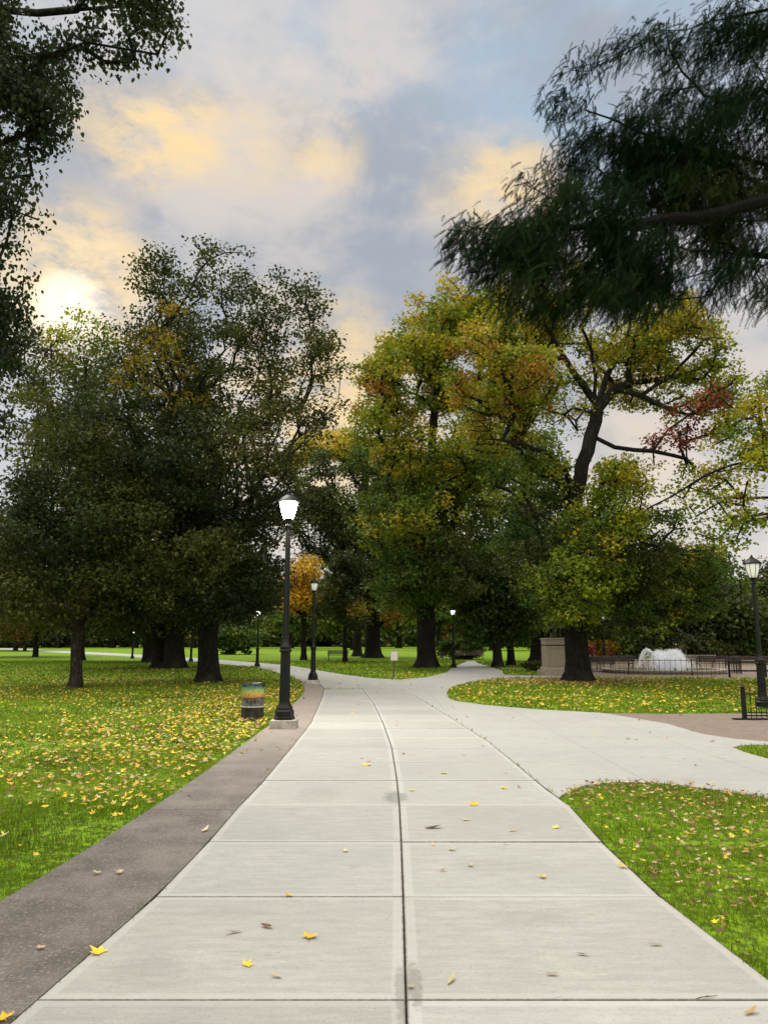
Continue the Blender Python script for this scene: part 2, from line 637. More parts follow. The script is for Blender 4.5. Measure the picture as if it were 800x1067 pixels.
def build_slabs():
    V, F, UV, CL = [], [], [], []
    gap = 0.006
    for lane, (fa, fb) in enumerate(((fL, fC), (fC, fR))):
        for yi, (ya, yb) in enumerate(zip(cross, cross[1:])):
            n = 5
            z0 = 0.022 + random.uniform(-.002, .002)
            tx, ty = random.uniform(-.001, .001), random.uniform(-.001, .001)
            tone = random.uniform(0.88, 1.03) if yi < 18 else random.uniform(.90, .95)
            tcol = (tone, tone * random.uniform(.985, 1.0), tone * random.uniform(.96, 1.0))
            # cross coordinates: rows in Y with bevel insets, columns across
            def rows(a, b, g, bv, m):
                return [(a + g, 0), (a + g, 1), (a + g + bv, 2)] + [(a + (b - a) * i / m, 2) for i in range(1, m)] + [(b - g - bv, 2), (b - g, 1), (b - g, 0)]
            ry = rows(ya, yb, gap * .9, .004, n)
            rx = rows(0, 1, 0, 0, 4)
            base = len(V)
            nx = 9
            for (y, lv) in ry:
                xa, xb = float(fa(y)) + .0035, float(fb(y)) - .0035
                cols = [(xa, 0), (xa, 1), (xa + .004, 2), (xa + .1, 2), ((xa + xb) / 2, 2), (xb - .1, 2), (xb - .004, 2), (xb, 1), (xb, 0)]
                for (x, lx) in cols:
                    l = min(lv, lx)
                    z = {0: -0.03, 1: z0 - .006, 2: z0}[l] + tx * (x - xa) + ty * (y - ya)
                    V.append((x, y, z))
                    CL.append(tuple(q_ * {0: .10, 1: .45, 2: 1.0}[l] for q_ in tcol))
                    UV.append((min(x - xa, xb - x), min(y - ya, yb - y)))
            for j in range(len(ry) - 1):
                for i in range(nx - 1):
                    a = base + j * nx + i
                    F.append((a, a + 1, a + 1 + nx, a + nx))
    F = np.array(F)
    uvl = np.array(UV)[F.ravel()]
    # the nearest-edge distance needs both sides: keep a fine middle column so interpolation stays right
    tag(mesh_np('footpath', V, F, M_SLAB, colors=np.array(CL), uvs=uvl), kind='structure')
    ys = [-6 + i * .5 for i in range(int((Y_END + 6) / .5) + 1)] + [Y_END]
    V2, F2 = [], []
    for y in ys:
        V2 += [(float(fL(y)) - .02, y, 0.006), (float(fR(y)) + .02, y, 0.006)]
    for i in range(len(ys) - 1):
        F2.append((2 * i, 2 * i + 1, 2 * i + 3, 2 * i + 2))
    tag(mesh_np('path_bed', V2, np.array(F2), M_SOIL), kind='structure')


build_slabs()

B_OUT = [(0, 942), (55, 909), (102, 880), (162, 841), (202, 813.5), (232, 792), (258, 773), (282, 755.5), (304, 736), (314, 726), (318, 719), (314, 711)]
W = lambda x, y: (x, y, 1)
g0 = G(0, 942)
outer = [(g0.x - .0, -6.0)] + gp(B_OUT)
inner = [(float(fL(y)) - 0.008, y) for y in list(np.arange(-6, Y_END, .8)) + [Y_END]]
q = G(332, 712)
border_poly = outer + [(q.x, q.y)] + inner[::-1]
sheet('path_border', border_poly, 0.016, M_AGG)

rn = [(float(fR(y)) + 0.012, y) for y in list(np.arange(Y_END, G(585, 833).y, -.7)) + [G(585, 833).y]]
plaza_poly = rn + gp([(587, 829), (596, 824), (610, 820), (630, 817.5), (650, 816.5), (680, 817), (710, 820), (750, 825), (800, 832.5), (900, 849), (1040, 880),
                      (1040, 850), (1000, 846), (900, 818), (800, 792), (775, 785), (763, 780), (770, 778), (785, 777.2), (800, 777.6), (900, 783), (1000, 800), (1040, 808),
                      (1040, 785), (900, 778), (800, 774), (765, 771), (730, 765.5), (695, 755), (642, 746), (625, 743.5), (560, 740), (530, 737.5), (502.5, 735), (485, 732.5), (474, 731), (467.5, 728), (465, 723.6),
                      (467, 719), (474, 715), (491, 711), (517, 707), (560, 706.3), (600, 706.2), (600, 704.8), (560, 704.4), (525, 703.6), (523, 699), (512, 695.5), (497, 691), (494, 688.5), (487, 689), (471, 696), (465, 701), (445, 706),
                      (416, 708.7), (387, 707), (359, 703.5), (330, 698.6), (304, 694), (268, 690.8), (222, 687.2), (180, 684.2), (125, 681), (60, 678), (0, 675), (0, 676.5), (60, 680), (125, 683.6), (180, 688), (222, 691.5),
                      (267.5, 695.5), (304, 705), (314, 710.5), (332, 712), (338, 717.6)])
q = [G(338, 717.9), G(377, 717.9)]
plaza_poly += [(p.x, p.y) for p in q]
sheet('plaza', plaza_poly, 0.02, M_PLAZA)

brick_poly = gp([(642, 746), (625, 743.5), (688, 744.5), (772, 744), (850, 745), (1000, 747), (1000, 778), (900, 778), (800, 774), (765, 771), (730, 765.5), (695, 755)])
sheet('brick_paving', brick_poly, 0.014, M_BRICK)

far_poly = gp([(612, 705.5), (660, 706.2), (720, 706.2), (800, 707.5), (1000, 709), (1000, 695), (800, 692), (700, 691), (612, 694)])
sheet('fountain_terrace', far_poly, 0.012, M_BRICK)
strip_poly = gp([(523, 697.2), (560, 697.2), (612, 697.2), (612, 695.9), (560, 695.9), (523, 695.7)])
sheet('side_path', strip_poly, 0.012, M_PLAZA)

# near right lawn, outlined for grass and leaves
R_EDGE = rn
PAVED = [np.array(border_poly), np.array(plaza_poly), np.array(brick_poly), np.array(far_poly)]
lane_poly = np.array([(float(fL(y)), y) for y in np.arange(-6, Y_END, .5)] + [(float(fR(y)), y) for y in np.arange(Y_END, -6, -.5)])
PAVED.append(lane_poly)


def in_poly(x, y, poly):
    inside = np.zeros(len(x), bool)
    n = len(poly)
    j = n - 1
    for i in range(n):
        xi, yi = poly[i]
        xj, yj = poly[j]
        c = ((yi > y) != (yj > y)) & (x < (xj - xi) * (y - yi) / (yj - yi + 1e-12) + xi)
        inside ^= c
        j = i
    return inside


def on_grass(x, y):
    m = np.zeros(len(x), bool)
    for p in PAVED: m |= in_poly(x, y, p)
    return ~m


def vnoise(x, y, s, seed=0):
    """cheap smooth value noise"""
    r = np.random.default_rng(seed)
    tab = r.random((64, 64))
    x = np.asarray(x) / s + 1000.3
    y = np.asarray(y) / s + 1000.7
    xi, yi = np.floor(x).astype(int), np.floor(y).astype(int)
    fx, fy = x - xi, y - yi
    fx, fy = fx * fx * (3 - 2 * fx), fy * fy * (3 - 2 * fy)
    g = lambda a, b: tab[a % 64, b % 64]
    return (g(xi, yi) * (1 - fx) + g(xi + 1, yi) * fx) * (1 - fy) + (g(xi, yi + 1) * (1 - fx) + g(xi + 1, yi + 1) * fx) * fy


def build_grass():
    bands = [(2.2, 7, 3200, .055, .0050), (7, 12, 1500, .06, .008), (12, 20, 520, .07, .014), (20, 36, 130, .08, .028), (36, 70, 26, .11, .06)]
    Vs, Cs, Fs = [], [], []
    off = 0
    for (ya, yb, dens, hh, ww) in bands:
        wid = yb * .56 + 2.0
        n = int((yb - ya) * 2 * wid * dens)
        y = rng.uniform(ya, yb, n)
        x = rng.uniform(-wid, wid, n)
        jx, jy = rng.normal(0, .018, n), rng.normal(0, .018, n)
        thin = .5 * vnoise(x, y, .28, 21) + .5 * vnoise(x, y, .9, 22)
        k = (np.abs(x) < y * .53 + 1.2) & on_grass(x + jx, y + jy) & (rng.random(n) < np.clip((thin - .18) * 3.2, .22, 1))
        x, y = x[k], y[k]
        n = len(x)
        clump = vnoise(x, y, .35, 3)
        h = hh * rng.uniform(.35, 1.2, n) * (.45 + .95 * clump)
        a = rng.uniform(0, 2 * PI, n)
        lean = rng.uniform(.1, .9, n) * h
        la = rng.uniform(0, 2 * PI, n)
        w_ = ww * rng.uniform(.6, 1.3, n)
        dx, dy = np.cos(a) * w_ / 2, np.sin(a) * w_ / 2
        z = np.zeros(n)
        b0 = np.stack([x - dx, y - dy, z], 1)
        b1 = np.stack([x + dx, y + dy, z], 1)
        mx, my = x + np.cos(la) * lean * .35, y + np.sin(la) * lean * .35
        m0 = np.stack([mx - dx * .8, my - dy * .8, h * .6], 1)
        m1 = np.stack([mx + dx * .8, my + dy * .8, h * .6], 1)
        tp = np.stack([x + np.cos(la) * lean, y + np.sin(la) * lean, h], 1)
        V = np.stack([b0, b1, m1, m0, tp], 1).reshape(-1, 3)
        big = vnoise(x, y, 2.2, 5)
        g1 = np.array([0.065, 0.130, 0.005])
        g2 = np.array([0.215, 0.325, 0.012])
        t = np.clip(rng.normal(.45, .28, n) + (big - .5) * .8, 0, 1)[:, None]
        c = g1 * (1 - t) + g2 * t
        straw = rng.random(n) < .05 + .16 * np.clip(vnoise(x, y, .5, 31) - .6, 0, 1) / .4
        c[straw] = np.array([0.28, 0.24, 0.09]) * rng.uniform(.6, 1.1, (straw.sum(), 1))
        Cs.append(np.repeat(c, 5, axis=0))
        Vs.append(V)
        i = off + np.arange(n) * 5
        Fs.append((np.stack([i, i + 1, i + 2, i + 3], 1), np.stack([i + 3, i + 2, i + 4], 1)))
        off += n * 5
    o = mesh_np('grass', np.concatenate(Vs), [np.concatenate([f[0] for f in Fs]), np.concatenate([f[1] for f in Fs])], M_BLADE, colors=np.concatenate(Cs))
    tag(o, 'short bright green grass of the park lawns', 'grass', kind='stuff')
    print('grass blades', off // 5)


build_grass()

# ------------------------------------------------------------------ fallen leaves


def star_leaf(lobes=5, size=1.0, curl=.18, seed=0, depth=.45):
    r = random.Random(seed)
    pts = [(0, 0, 0.0)]
    ang0 = R(-150)
    n = lobes * 2 + 1
    ring = []
    for i in range(n):
        a = ang0 + (R(300)) * i / (n - 1)
        if i % 2 == 1:
            k = i // 2
            rad = (0.62, 0.9, 1.05, 0.9, 0.62)[k] if lobes == 5 else 1.0
        else:
            rad = depth if 0 < i < n - 1 else .22
        rad *= r.uniform(.88, 1.12)
        x, y = rad * math.sin(a), rad * math.cos(a)
        z = curl * (x * x * r.uniform(.5, 1.4) + y * y * r.uniform(.1, 1.1)) + r.uniform(-.05, .05)
        ring.append((x, y, z))
    pts += ring
    faces = [(0, i, i + 1) for i in range(1, n)] + [(0, n, 1)]
    # stalk
    b = len(pts)
    pts += [(-.02, 0, 0), (.02, 0, 0), (.03, -.75, .06), (-.0, -.75, .06)]
    quad = [(b, b + 1, b + 2, b + 3)]
    return np.array(pts) * size * .5, np.array(faces), np.array(quad)


def oval_leaf(seed=0, narrow=.3):
    r = random.Random(seed)
    n = 8
    pts = [(0, 0, 0)]
    for i in range(n):
        a = 2 * PI * i / n
        x, y = narrow * math.sin(a) * r.uniform(.85, 1.1), math.cos(a) * r.uniform(.9, 1.05)
        pts.append((x, y, .35 * x * x + .12 * y * y + r.uniform(-.02, .05)))
    pts = [(x * (1 - .35 * abs(y)), y, z * 1.6) for x, y, z in pts]
    return np.array(pts) * .5, np.array([(0, i, i % n + 1) for i in range(1, n + 1)]), None


YEL = [(0.72, 0.45, 0.02), (0.78, 0.54, 0.04), (0.58, 0.34, 0.03), (0.68, 0.52, 0.12)]
BRN = [(0.22, 0.11, 0.04), (0.32, 0.18, 0.07), (0.15, 0.08, 0.04), (0.40, 0.26, 0.12)]
PALE = [(0.54, 0.42, 0.22), (0.48, 0.37, 0.21), (0.58, 0.50, 0.30)]
LEAFMESH = {}


def leaf_mesh(kind, var, color):
    key = (kind, var, color)
    if key not in LEAFMESH:
        if kind == 'star': p, f, qd = star_leaf(seed=var, curl=.16 + .09 * (var % 4))
        else: p, f, qd = oval_leaf(var, .26 + .07 * (var % 3))
        r = np.random.default_rng(var)
        c = np.array(color) * (1 + r.uniform(-.25, .15, (len(p), 1)))
        faces = [f] + ([qd] if qd is not None else [])
        o = mesh_np('fallen_leaf', p, faces, M_LITTER, colors=c)
        LEAFMESH[key] = o.data
        bpy.data.objects.remove(o)
    return LEAFMESH[key]


def put_leaf(loc, size, kind, color, label, group=None, var=None, tilt=.25, cat='leaf', rz=None, name='fallen_leaf'):
    var = random.randrange(6) if var is None else var
    o = bpy.data.objects.new(name, leaf_mesh(kind, var, color))
    COL.objects.link(o)
    o.location = loc
    o.scale = (size,) * 3
    o.rotation_euler = (random.uniform(-tilt, tilt), random.uniform(-tilt, tilt), random.uniform(0, 6.28) if rz is None else rz)
    return tag(o, label, cat, group)


ZP = 0.026
path_leaves = [
    (104, 993, .15, 'star', YEL[1], 'large bright yellow maple leaf straddling the dark joint at the left path edge'),
    (323, 976, .14, 'star', YEL[0], 'broad golden yellow leaf in the middle of the front left slab'),
    (257, 1006, .10, 'star', YEL[1], 'small yellow leaf nearer the camera than the golden one on the front left slab'),
    (288, 1018, .07, 'oval', PALE[0], 'little pale tan leaf just right of the small yellow leaf on the front left slab'),
    (301, 933, .09, 'star', YEL[0], 'yellow leaf sitting just beyond the cross joint of the second left slab'),
    (361, 887, .10, 'star', PALE[2], 'pale yellow leaf on the second left slab near the centre joint'),
    (102, 910, .11, 'star', PALE[0], 'pale curled leaf on the dark aggregate border, left one of a close pair'),
    (126, 909, .11, 'star', PALE[1], 'pale curled leaf on the dark aggregate border, right one of a close pair'),
    (214, 865, .13, 'oval', PALE[2], 'long pale leaf on the aggregate border touching the path edge'),
    (118, 969, .07, 'oval', (0.45, 0.22, 0.2), 'dull pink curled leaf in the joint beside the aggregate border'),
    (43, 987, .08, 'star', PALE[1], 'lone pale leaf low on the aggregate border'),
    (5, 1062, .13, 'star', YEL[0], 'yellow leaf cut by the bottom left corner of the picture'),
    (382, 797, .22, 'star', YEL[3], 'faded yellow leaf far up the left lane of slabs'),
    (278, 966, .13, 'oval', BRN[2], 'dark shrivelled leaf lying left of the golden leaf on the front slab'),
    (243, 972, .15, 'oval', BRN[0], 'narrow brown leaf on the front left slab, left of the dark shrivelled one'),
    (462, 806, .16, 'star', YEL[3], 'faint yellow leaf far up the right lane of slabs'),
    (525, 821, .15, 'star', YEL[1], 'yellow leaf on the right lane nearest the diagonal joint'),
    (495, 839, .18, 'star', YEL[0], 'deep yellow leaf, brightest of those far up the right lane'),
    (486, 855, .12, 'star', PALE[0], 'tan leaf just below the deep yellow one on the right lane'),
    (578, 863, .12, 'star', YEL[3], 'light yellow leaf close to the lawn edge on the third right slab'),
    (534, 866, .09, 'oval', PALE[0], 'small tan leaf left of the light yellow one on the third right slab'),
    (526, 879, .09, 'oval', BRN[3], 'brown leaf lying on the cross joint of the right lane'),
    (471, 885, .10, 'star', PALE[2], 'small cream leaf below the long dark leaf on the right lane'),
    (489, 902, .09, 'star', YEL[3], 'small yellowish leaf in the middle of the second right slab'),
    (461, 907, .09, 'oval', BRN[1], 'small brown leaf left of the yellowish leaf on the second right slab'),
    (566, 914, .11, 'star', YEL[3], 'largest pale yellow leaf on the second right slab'),
    (649, 903, .13, 'star', YEL[1], 'yellow leaf against the edge of the near right lawn'),
    (451, 880, .06, 'oval', YEL[3], 'tiny yellow leaf close to the centre joint beyond the second slab'),
    (575, 1016, .11, 'oval', (0.33, 0.27, 0.22), 'flat grey brown leaf pressed on the front right slab'),
    (470, 1022, .11, 'oval', PALE[0], 'pale leaf on the front right slab beside the centre joint'),
    (682, 985, .13, 'oval', BRN[3], 'light brown narrow leaf towards the right end of the front right slab'),
    (607, 995, .10, 'oval', BRN[2], 'dark thin leaf in the middle of the front right slab'),
    (452, 863, .26, 'oval', BRN[2], 'long dark wet leaf lying across the right lane'),
    (782, 1055, .13, 'oval', BRN[3], 'brown narrow leaf in the bottom right corner of the path'),
    (427, 1029, .06, 'star', PALE[1], 'shrivelled leaf caught in the centre joint'),
    (419, 912, .06, 'oval', YEL[3], 'tiny pale leaf resting on the centre joint between second slabs'),
]
for (px, py, s, kd, c, lb) in path_leaves:
    q = G(px, py, ZP)
    brown = kd == 'oval' and c[0] < .5
    put_leaf((q.x, q.y, ZP + .006), s * (.72 if brown else 1.0), kd, c, lb, tilt=.22, rz=PI / 2 + random.uniform(-.5, .5) if brown else None)

# twigs on the slabs
mb = MB().tube([(-.06, 0, 0), (-.02, .004, .003), (.03, -.003, .003), (.07, .004, 0)], [.002, .002, .0016, .001], 5)
mb.tube([(0, .002, .003), (.025, .012, .004)], [.0015, .0008], 5)
tw = mb.build('twig', M_BARK_LIGHT)
q = G(735, 1040, ZP); tw.location = (q.x, q.y, ZP + .003); tw.rotation_euler = (0, 0, .3)
tag(tw, 'thin brown twig on the path by the near right lawn', 'twig')

NIND = [0]


def litter():
    """stuff: many leaves over the lawns; the nearest become objects of their own"""
    def samp(n, xa, xb, ya, yb):
        return rng.uniform(xa, xb, n), rng.uniform(ya, yb, n)
    X, Y, S, C = [], [], [], []
    go = gp(B_OUT)
    bo = np.array([(go[0][0], 0.0)] + go)

    def bx(y):
        return np.interp(y, bo[:, 1], bo[:, 0])
    pal_y = np.array(YEL); pal_b = np.array(BRN); pal_p = np.array(PALE)

    def add(x, y, py, pb, size, seed=0):
        n = len(x)
        u = rng.random(n)
        c = pal_p[rng.integers(0, 3, n)]
        c = np.where((u < py)[:, None], pal_y[rng.integers(0, 4, n)], c)
        c = np.where(((u >= py) & (u < py + pb))[:, None], pal_b[rng.integers(0, 4, n)], c)
        X.append(x); Y.append(y); C.append(c * rng.uniform(.75, 1.1, (n, 1)))
        S.append(size * rng.uniform(.6, 1.25, n))
    # left lawn: dense drift towards the border from 8 m outward, thin elsewhere
    x, y = samp(150000, -34, 2, 4.5, 52)
    dist = bx(y) - x
    d = 0.03 + .10 * vnoise(x, y, 3.0, 11) ** 2 + .42 * vnoise(x, y, 1.1, 12) ** 4
    d = d * np.where((dist > 4.5) & (y < 21), .5, 1.0)
    drift = np.exp(-np.clip(dist, 0, 99) / 1.5) * np.clip((y - 7.5) / 5, 0, 1) * np.clip((30 - y) / 10, 0, 1)
    d = d * np.clip((y - 3) / 9, .2, 1.0) + drift * 7.0 * (.1 + .9 * vnoise(x, y, .5, 13))
    band = np.exp(-((y - 27) / 8) ** 2) * .55
    d += band * vnoise(x, y, 1.6, 14)
    d[y > 40] *= .35
    k = (rng.random(len(x)) < d) & (dist > .02) & on_grass(x, y)
    add(x[k], y[k], .60, .28, .098)
    # maple lawn on the right
    x, y = samp(36000, 0, 24, 16, 42)
    mb_ = G(602, 711)
    dm = np.hypot(x - mb_.x, y - mb_.y)
    d = .14 + .5 * vnoise(x, y, 1.2, 15) ** 2 + .0 * dm
    k = (rng.random(len(x)) < d) & on_grass(x, y)
    add(x[k], y[k], .82, .08, .13)
    n = 2600
    a = rng.uniform(0, 2 * PI, n); r_ = np.abs(rng.normal(0, 1.5, n)) + .5
    x, y = mb_.x + r_ * np.cos(a) * 1.3, mb_.y + r_ * np.sin(a)
    k = on_grass(x, y)
    add(x[k], y[k], .12, .62, .14)
    # brown litter beneath the big trees on the left
    for (px, py, rr, nn) in ((176, 698, 3.0, 900), (216, 711, 2.0, 300)):
        c0 = G(px, py)
        a = rng.uniform(0, 2 * PI, nn); r_ = np.abs(rng.normal(0, rr, nn)) + .5
        add(c0.x + r_ * np.cos(a) * 1.6, c0.y + r_ * np.sin(a), .25, .6, .13)
    # near right lawn
    x, y = samp(42000, 1.2, 12, 3.4, 11.5)
    x2 = x - np.array([float(fR(q)) for q in y])
    d = .10 + .32 * vnoise(x, y, .6, 16) ** 2 + .45 * np.clip((y - 8.2) / 2.0, 0, 1)
    k = (rng.random(len(x)) < d) & on_grass(x, y) & (x2 > .03)
    add(x[k], y[k], .14, .66, .066)
    # island lawns beyond the plaza
    x, y = samp(3000, -12, 10, 38, 75)
    k = (rng.random(len(x)) < .25) & on_grass(x, y)
    add(x[k], y[k], .55, .35, .16)
    # paving
    x, y = samp(260, -3, 14, 9, 34)
    k = ~on_grass(x, y) & (rng.random(len(x)) < .8)
    add(x[k], y[k], .4, .45, .10)
    x, y = samp(1600, -3, 4, 12, 20)
    k = in_poly(x, y, np.array(border_poly)) & (rng.random(len(x)) < .18 * (1.5 - np.clip((x - bx(y)), 0, 1)))
    add(x[k], y[k], .6, .3, .09)
    x, y, s, c = np.concatenate(X), np.concatenate(Y), np.concatenate(S), np.concatenate(C)
    print('litter', len(x))
    vis = np.abs(x) < y * .5
    app = np.where(vis, s / y, 0)
    order = np.argsort(-app)
    nind = 262
    ind, rest = order[:nind], order[nind:]
    grass = on_grass(x, y)
    for i in ind:
        kd = 'star' if random.random() < .7 else 'oval'
        col = c[i]
        if col[0] > .5 and col[2] < .2: cn, cc = 'yellow', YEL[random.randrange(4)]
        elif col[0] < .42: cn, cc = 'brown', BRN[random.randrange(4)]
        else: cn, cc = 'pale tan', PALE[random.randrange(3)]
        if grass[i] and x[i] < 0:
            lb, gr = f'{cn} fallen leaf in the grass of the left lawn near the camera', f'{cn} leaves on the left lawn'
        elif grass[i]:
            lb, gr = f'{cn} fallen leaf in the grass of the near right lawn', f'{cn} leaves on the near right lawn'
        elif x[i] < float(fL(y[i])):
            lb, gr = f'{cn} fallen leaf on the aggregate strip beside the left lawn', f'{cn} leaves on the aggregate strip'
        else:
            lb, gr = f'small {cn} fallen leaf on the pale concrete far up the path', f'{cn} leaves on the concrete'
        z = (.045 + random.uniform(0, .025)) if grass[i] else .03
        put_leaf((x[i], y[i], z), s[i] * .92, kd, cc, lb, gr, tilt=.55 if grass[i] else .15)
    protos = [star_leaf(seed=k, curl=.2 + .1 * (k % 3)) for k in range(6)]
    Vs, Fs, Qs, Cs = [], [], [], []
    off = 0
    for kk in range(6):
        idx = rest[kk::6]
        p, f, qd = protos[kk]
        n = len(idx)
        a = rng.uniform(0, 2 * PI, n); tx = rng.normal(0, .28, n); ty = rng.normal(0, .28, n)
        ca, sa = np.cos(a)[:, None], np.sin(a)[:, None]
        px_, py_, pz_ = p[:, 0][None], p[:, 1][None], p[:, 2][None]
        lx = (px_ * ca - py_ * sa); ly = (px_ * sa + py_ * ca)
        lz = pz_ + lx * tx[:, None] + ly * ty[:, None]
        ss = s[idx][:, None]
        zb = np.where(grass[idx], rng.uniform(.045, .075, n), .024)[:, None]
        V = np.stack([x[idx][:, None] + lx * ss, y[idx][:, None] + ly * ss, zb + np.maximum(lz * ss, -.004 - 0 * ss)], 2)
        Vs.append(V.reshape(-1, 3))
        m = len(p)
        o_ = off + np.arange(n)[:, None, None] * m
        Fs.append((f[None] + o_).reshape(-1, 3)); Qs.append((qd[None] + o_).reshape(-1, 4))
        Cs.append(np.repeat(c[idx], m, axis=0))
        off += n * m
    o = mesh_np('leaf_litter', np.concatenate(Vs), [np.concatenate(Fs), np.concatenate(Qs)], M_LITTER, colors=np.concatenate(Cs))
    tag(o, 'countless fallen yellow and brown leaves strewn over the lawns', 'leaf litter', kind='stuff')


litter()

# ------------------------------------------------------------------ trees


def make_skeleton(trunk_pts, limbs, targets, bf=.35, seg=.6, jit=.12, sag=0.0, r=None):
    """nodes with parents; targets joined greedily, nearest to the root first"""
    r = r or np.random.default_rng(1)
    pos, par, plen = [], [], []

    def add(p, pa):
        pos.append(np.array(p, float)); par.append(pa)
        plen.append(0 if pa < 0 else plen[pa] + np.linalg.norm(pos[-1] - pos[pa]))
        return len(pos) - 1
    last = -1
    for p in trunk_pts: last = add(p, last)
    top = last
    npos0 = len(pos)
    for limb in limbs:
        p0 = np.array(limb[0], float)
        A = np.array(pos)
        st = int(np.argmin(np.linalg.norm(A - p0, axis=1)))
        last = st
        prev = pos[st]
        for p in limb[0:]:
            p = np.array(p, float)
            L = np.linalg.norm(p - prev)
            if L < .05: continue
            m = max(1, int(L / seg))
            for i in range(1, m + 1):
                t = i / m
                last = add(prev * (1 - t) + p * t + r.normal(0, jit * .4, 3) * (i < m), last)
            prev = p
    first = max(0, len(trunk_pts) - 3)
    T = np.array(targets)
    root = np.array(pos[top])
    order = np.argsort(np.linalg.norm(T - root, axis=1))
    tips = []
    for ti in order:
        p = T[ti]
        A = np.array(pos[first:]); pl = np.array(plen[first:])
        d = np.linalg.norm(A - p, axis=1)
        # prefer parents that are not above / beyond the target
        cost = d + bf * pl + np.clip(A[:, 2] - p[2], 0, 99) * .35
        st = int(np.argmin(cost)) + first
        prev = pos[st]
        L = np.linalg.norm(p - prev)
        m = max(1, int(L / seg))
        last = st
        bend = r.normal(0, jit * L * .35, 3) + np.array([0, 0, L * .06 - sag * L])
        for i in range(1, m + 1):
            t = i / m
            q = prev * (1 - t) + p * t + bend * math.sin(PI * t) + (r.normal(0, jit * .3, 3) if i < m else 0)
            last = add(q, last)
        tips.append(last)
    return np.array(pos), np.array(par), tips


def sweep_tree(pos, par, r0, exp=2.1, rmin=.012, sides=8, flare=1.5, flare_h=.7, root_lobes=5, min_draw=0.0, ntrunk=0, tmul=1.0):
    n = len(pos)
    w = np.zeros(n)
    kids = [[] for _ in range(n)]
    for i, p in enumerate(par):
        if p >= 0: kids[p].append(i)
    for i in range(n - 1, -1, -1):
        if not kids[i]: w[i] = 1.0
        else: w[i] = sum(w[k] for k in kids[i]) + .02
    rad = r0 * (w / w[0]) ** (1 / exp)
    rad = np.maximum(rad, rmin)
    if ntrunk: rad[:ntrunk] *= tmul
    # smooth radius along the chain
    V, F = [], []
    stack = [0]
    heads = [(0, -1)]
    while heads:
        h, pa = heads.pop()
        chain = [h]
        while kids[chain[-1]]:
            ks = sorted(kids[chain[-1]], key=lambda k: -w[k])
            for k in ks[1:]: heads.append((k, chain[-1]))
            chain.append(ks[0])
        pts = [pos[i] for i in chain]
        rs = [rad[i] for i in chain]
        if pa >= 0:
            pts = [pos[pa]] + pts
            rs = [min(rad[pa], rs[0] * 1.25)] + rs
        else:
            rs[0] = rs[0]
        if max(rs) < min_draw or len(pts) < 2: continue
        sd = sides if max(rs) > .08 else (6 if max(rs) > .035 else 4)
        if pa < 0: sd = 18
        pts = np.array(pts)
        base = len(V)
        u = None
        for i in range(len(pts)):
            t = pts[min(i + 1, len(pts) - 1)] - pts[max(i - 1, 0)]
            t = t / (np.linalg.norm(t) + 1e-9)
            if u is None:
                u = np.cross(t, [0.3, 1, .1])
                if np.linalg.norm(u) < .1: u = np.cross(t, [1, 0, 0])
            u = u - t * np.dot(u, t)
            u /= np.linalg.norm(u) + 1e-9
            vv = np.cross(t, u)
            z = pts[i][2]
            for k in range(sd):
                a = 2 * PI * k / sd
                rr = rs[i]
                if pa < 0:
                    fl = math.exp(-max(z, 0) / (flare_h * .5))
                    rr *= 1 + (flare - 1) * fl * (1 + .55 * math.cos(root_lobes * a + 1.0) * fl)
                    rr *= 1 + .035 * math.cos(7 * a + z) + .02 * math.cos(11 * a - 2 * z)
                V.append(pts[i] + rr * (math.cos(a) * u + math.sin(a) * vv))
        for i in range(len(pts) - 1):
            for k in range(sd):
                a, b = base + i * sd + k, base + i * sd + (k + 1) % sd
                F.append((a, b, b + sd, a + sd))
    return np.array(V), np.array(F), rad


def leaves_mesh(cent, n_per, size, sig, cols, r, droop=.3, shape='leaf', jitter=.22, flat=.6):
    """cent (m,3), cols (m,3) colour of each clump; returns verts, faces, colours"""
    m = len(cent)
    idx = np.repeat(np.arange(m), n_per)
    n = len(idx)
    off = np.clip(r.normal(0, 1, (n, 3)), -1.7, 1.7) * np.array([sig, sig, sig * flat])
    c = cent[idx] + off
    # leaf frame
    a = r.uniform(0, 2 * PI, n)
    el = r.normal(-droop, .45, n)
    d = np.stack([np.cos(a) * np.cos(el), np.sin(a) * np.cos(el), np.sin(el)], 1)
    nr = r.normal(0, .75, (n, 3)) + np.array([0, 0, 1.0])
    s = np.cross(d, nr)
    s /= np.linalg.norm(s, axis=1, keepdims=True) + 1e-9
    nn = np.cross(s, d)
    L = size * r.uniform(.55, 1.25, n)[:, None]
    if shape == 'leaf':
        b = c
        l = c + d * L * .45 + s * L * .36 + nn * L * .08
        t = c + d * L - nn * L * .12
        rr = c + d * L * .45 - s * L * .36 + nn * L * .08
        V = np.stack([b, l, t, rr], 1).reshape(-1, 3)
        k = 4
        i = np.arange(n) * 4
        F = [np.stack([i, i + 1, i + 2, i + 3], 1)]
    elif shape == 'ovate':
        b = c
        l = c + d * L * .30 + s * L * .36 + nn * L * .06
        l2 = c + d * L * .70 + s * L * .24 + nn * L * .03
        t = c + d * L - nn * L * .14
        r2 = c + d * L * .70 - s * L * .24 + nn * L * .03
        rr = c + d * L * .30 - s * L * .36 + nn * L * .06
        V = np.stack([b, l, l2, t, r2, rr], 1).reshape(-1, 3)
        k = 6
        i = np.arange(n) * 6
        F = [np.stack([i, i + 1, i + 2, i + 3], 1), np.stack([i, i + 3, i + 4, i + 5], 1)]
    col = cols[idx] * (1 + r.normal(0, jitter, (n, 1)))
    col = np.clip(col * (1 + r.normal(0, .07, (n, 3))), .003, 1)
    return V, F, np.repeat(col, k, axis=0)


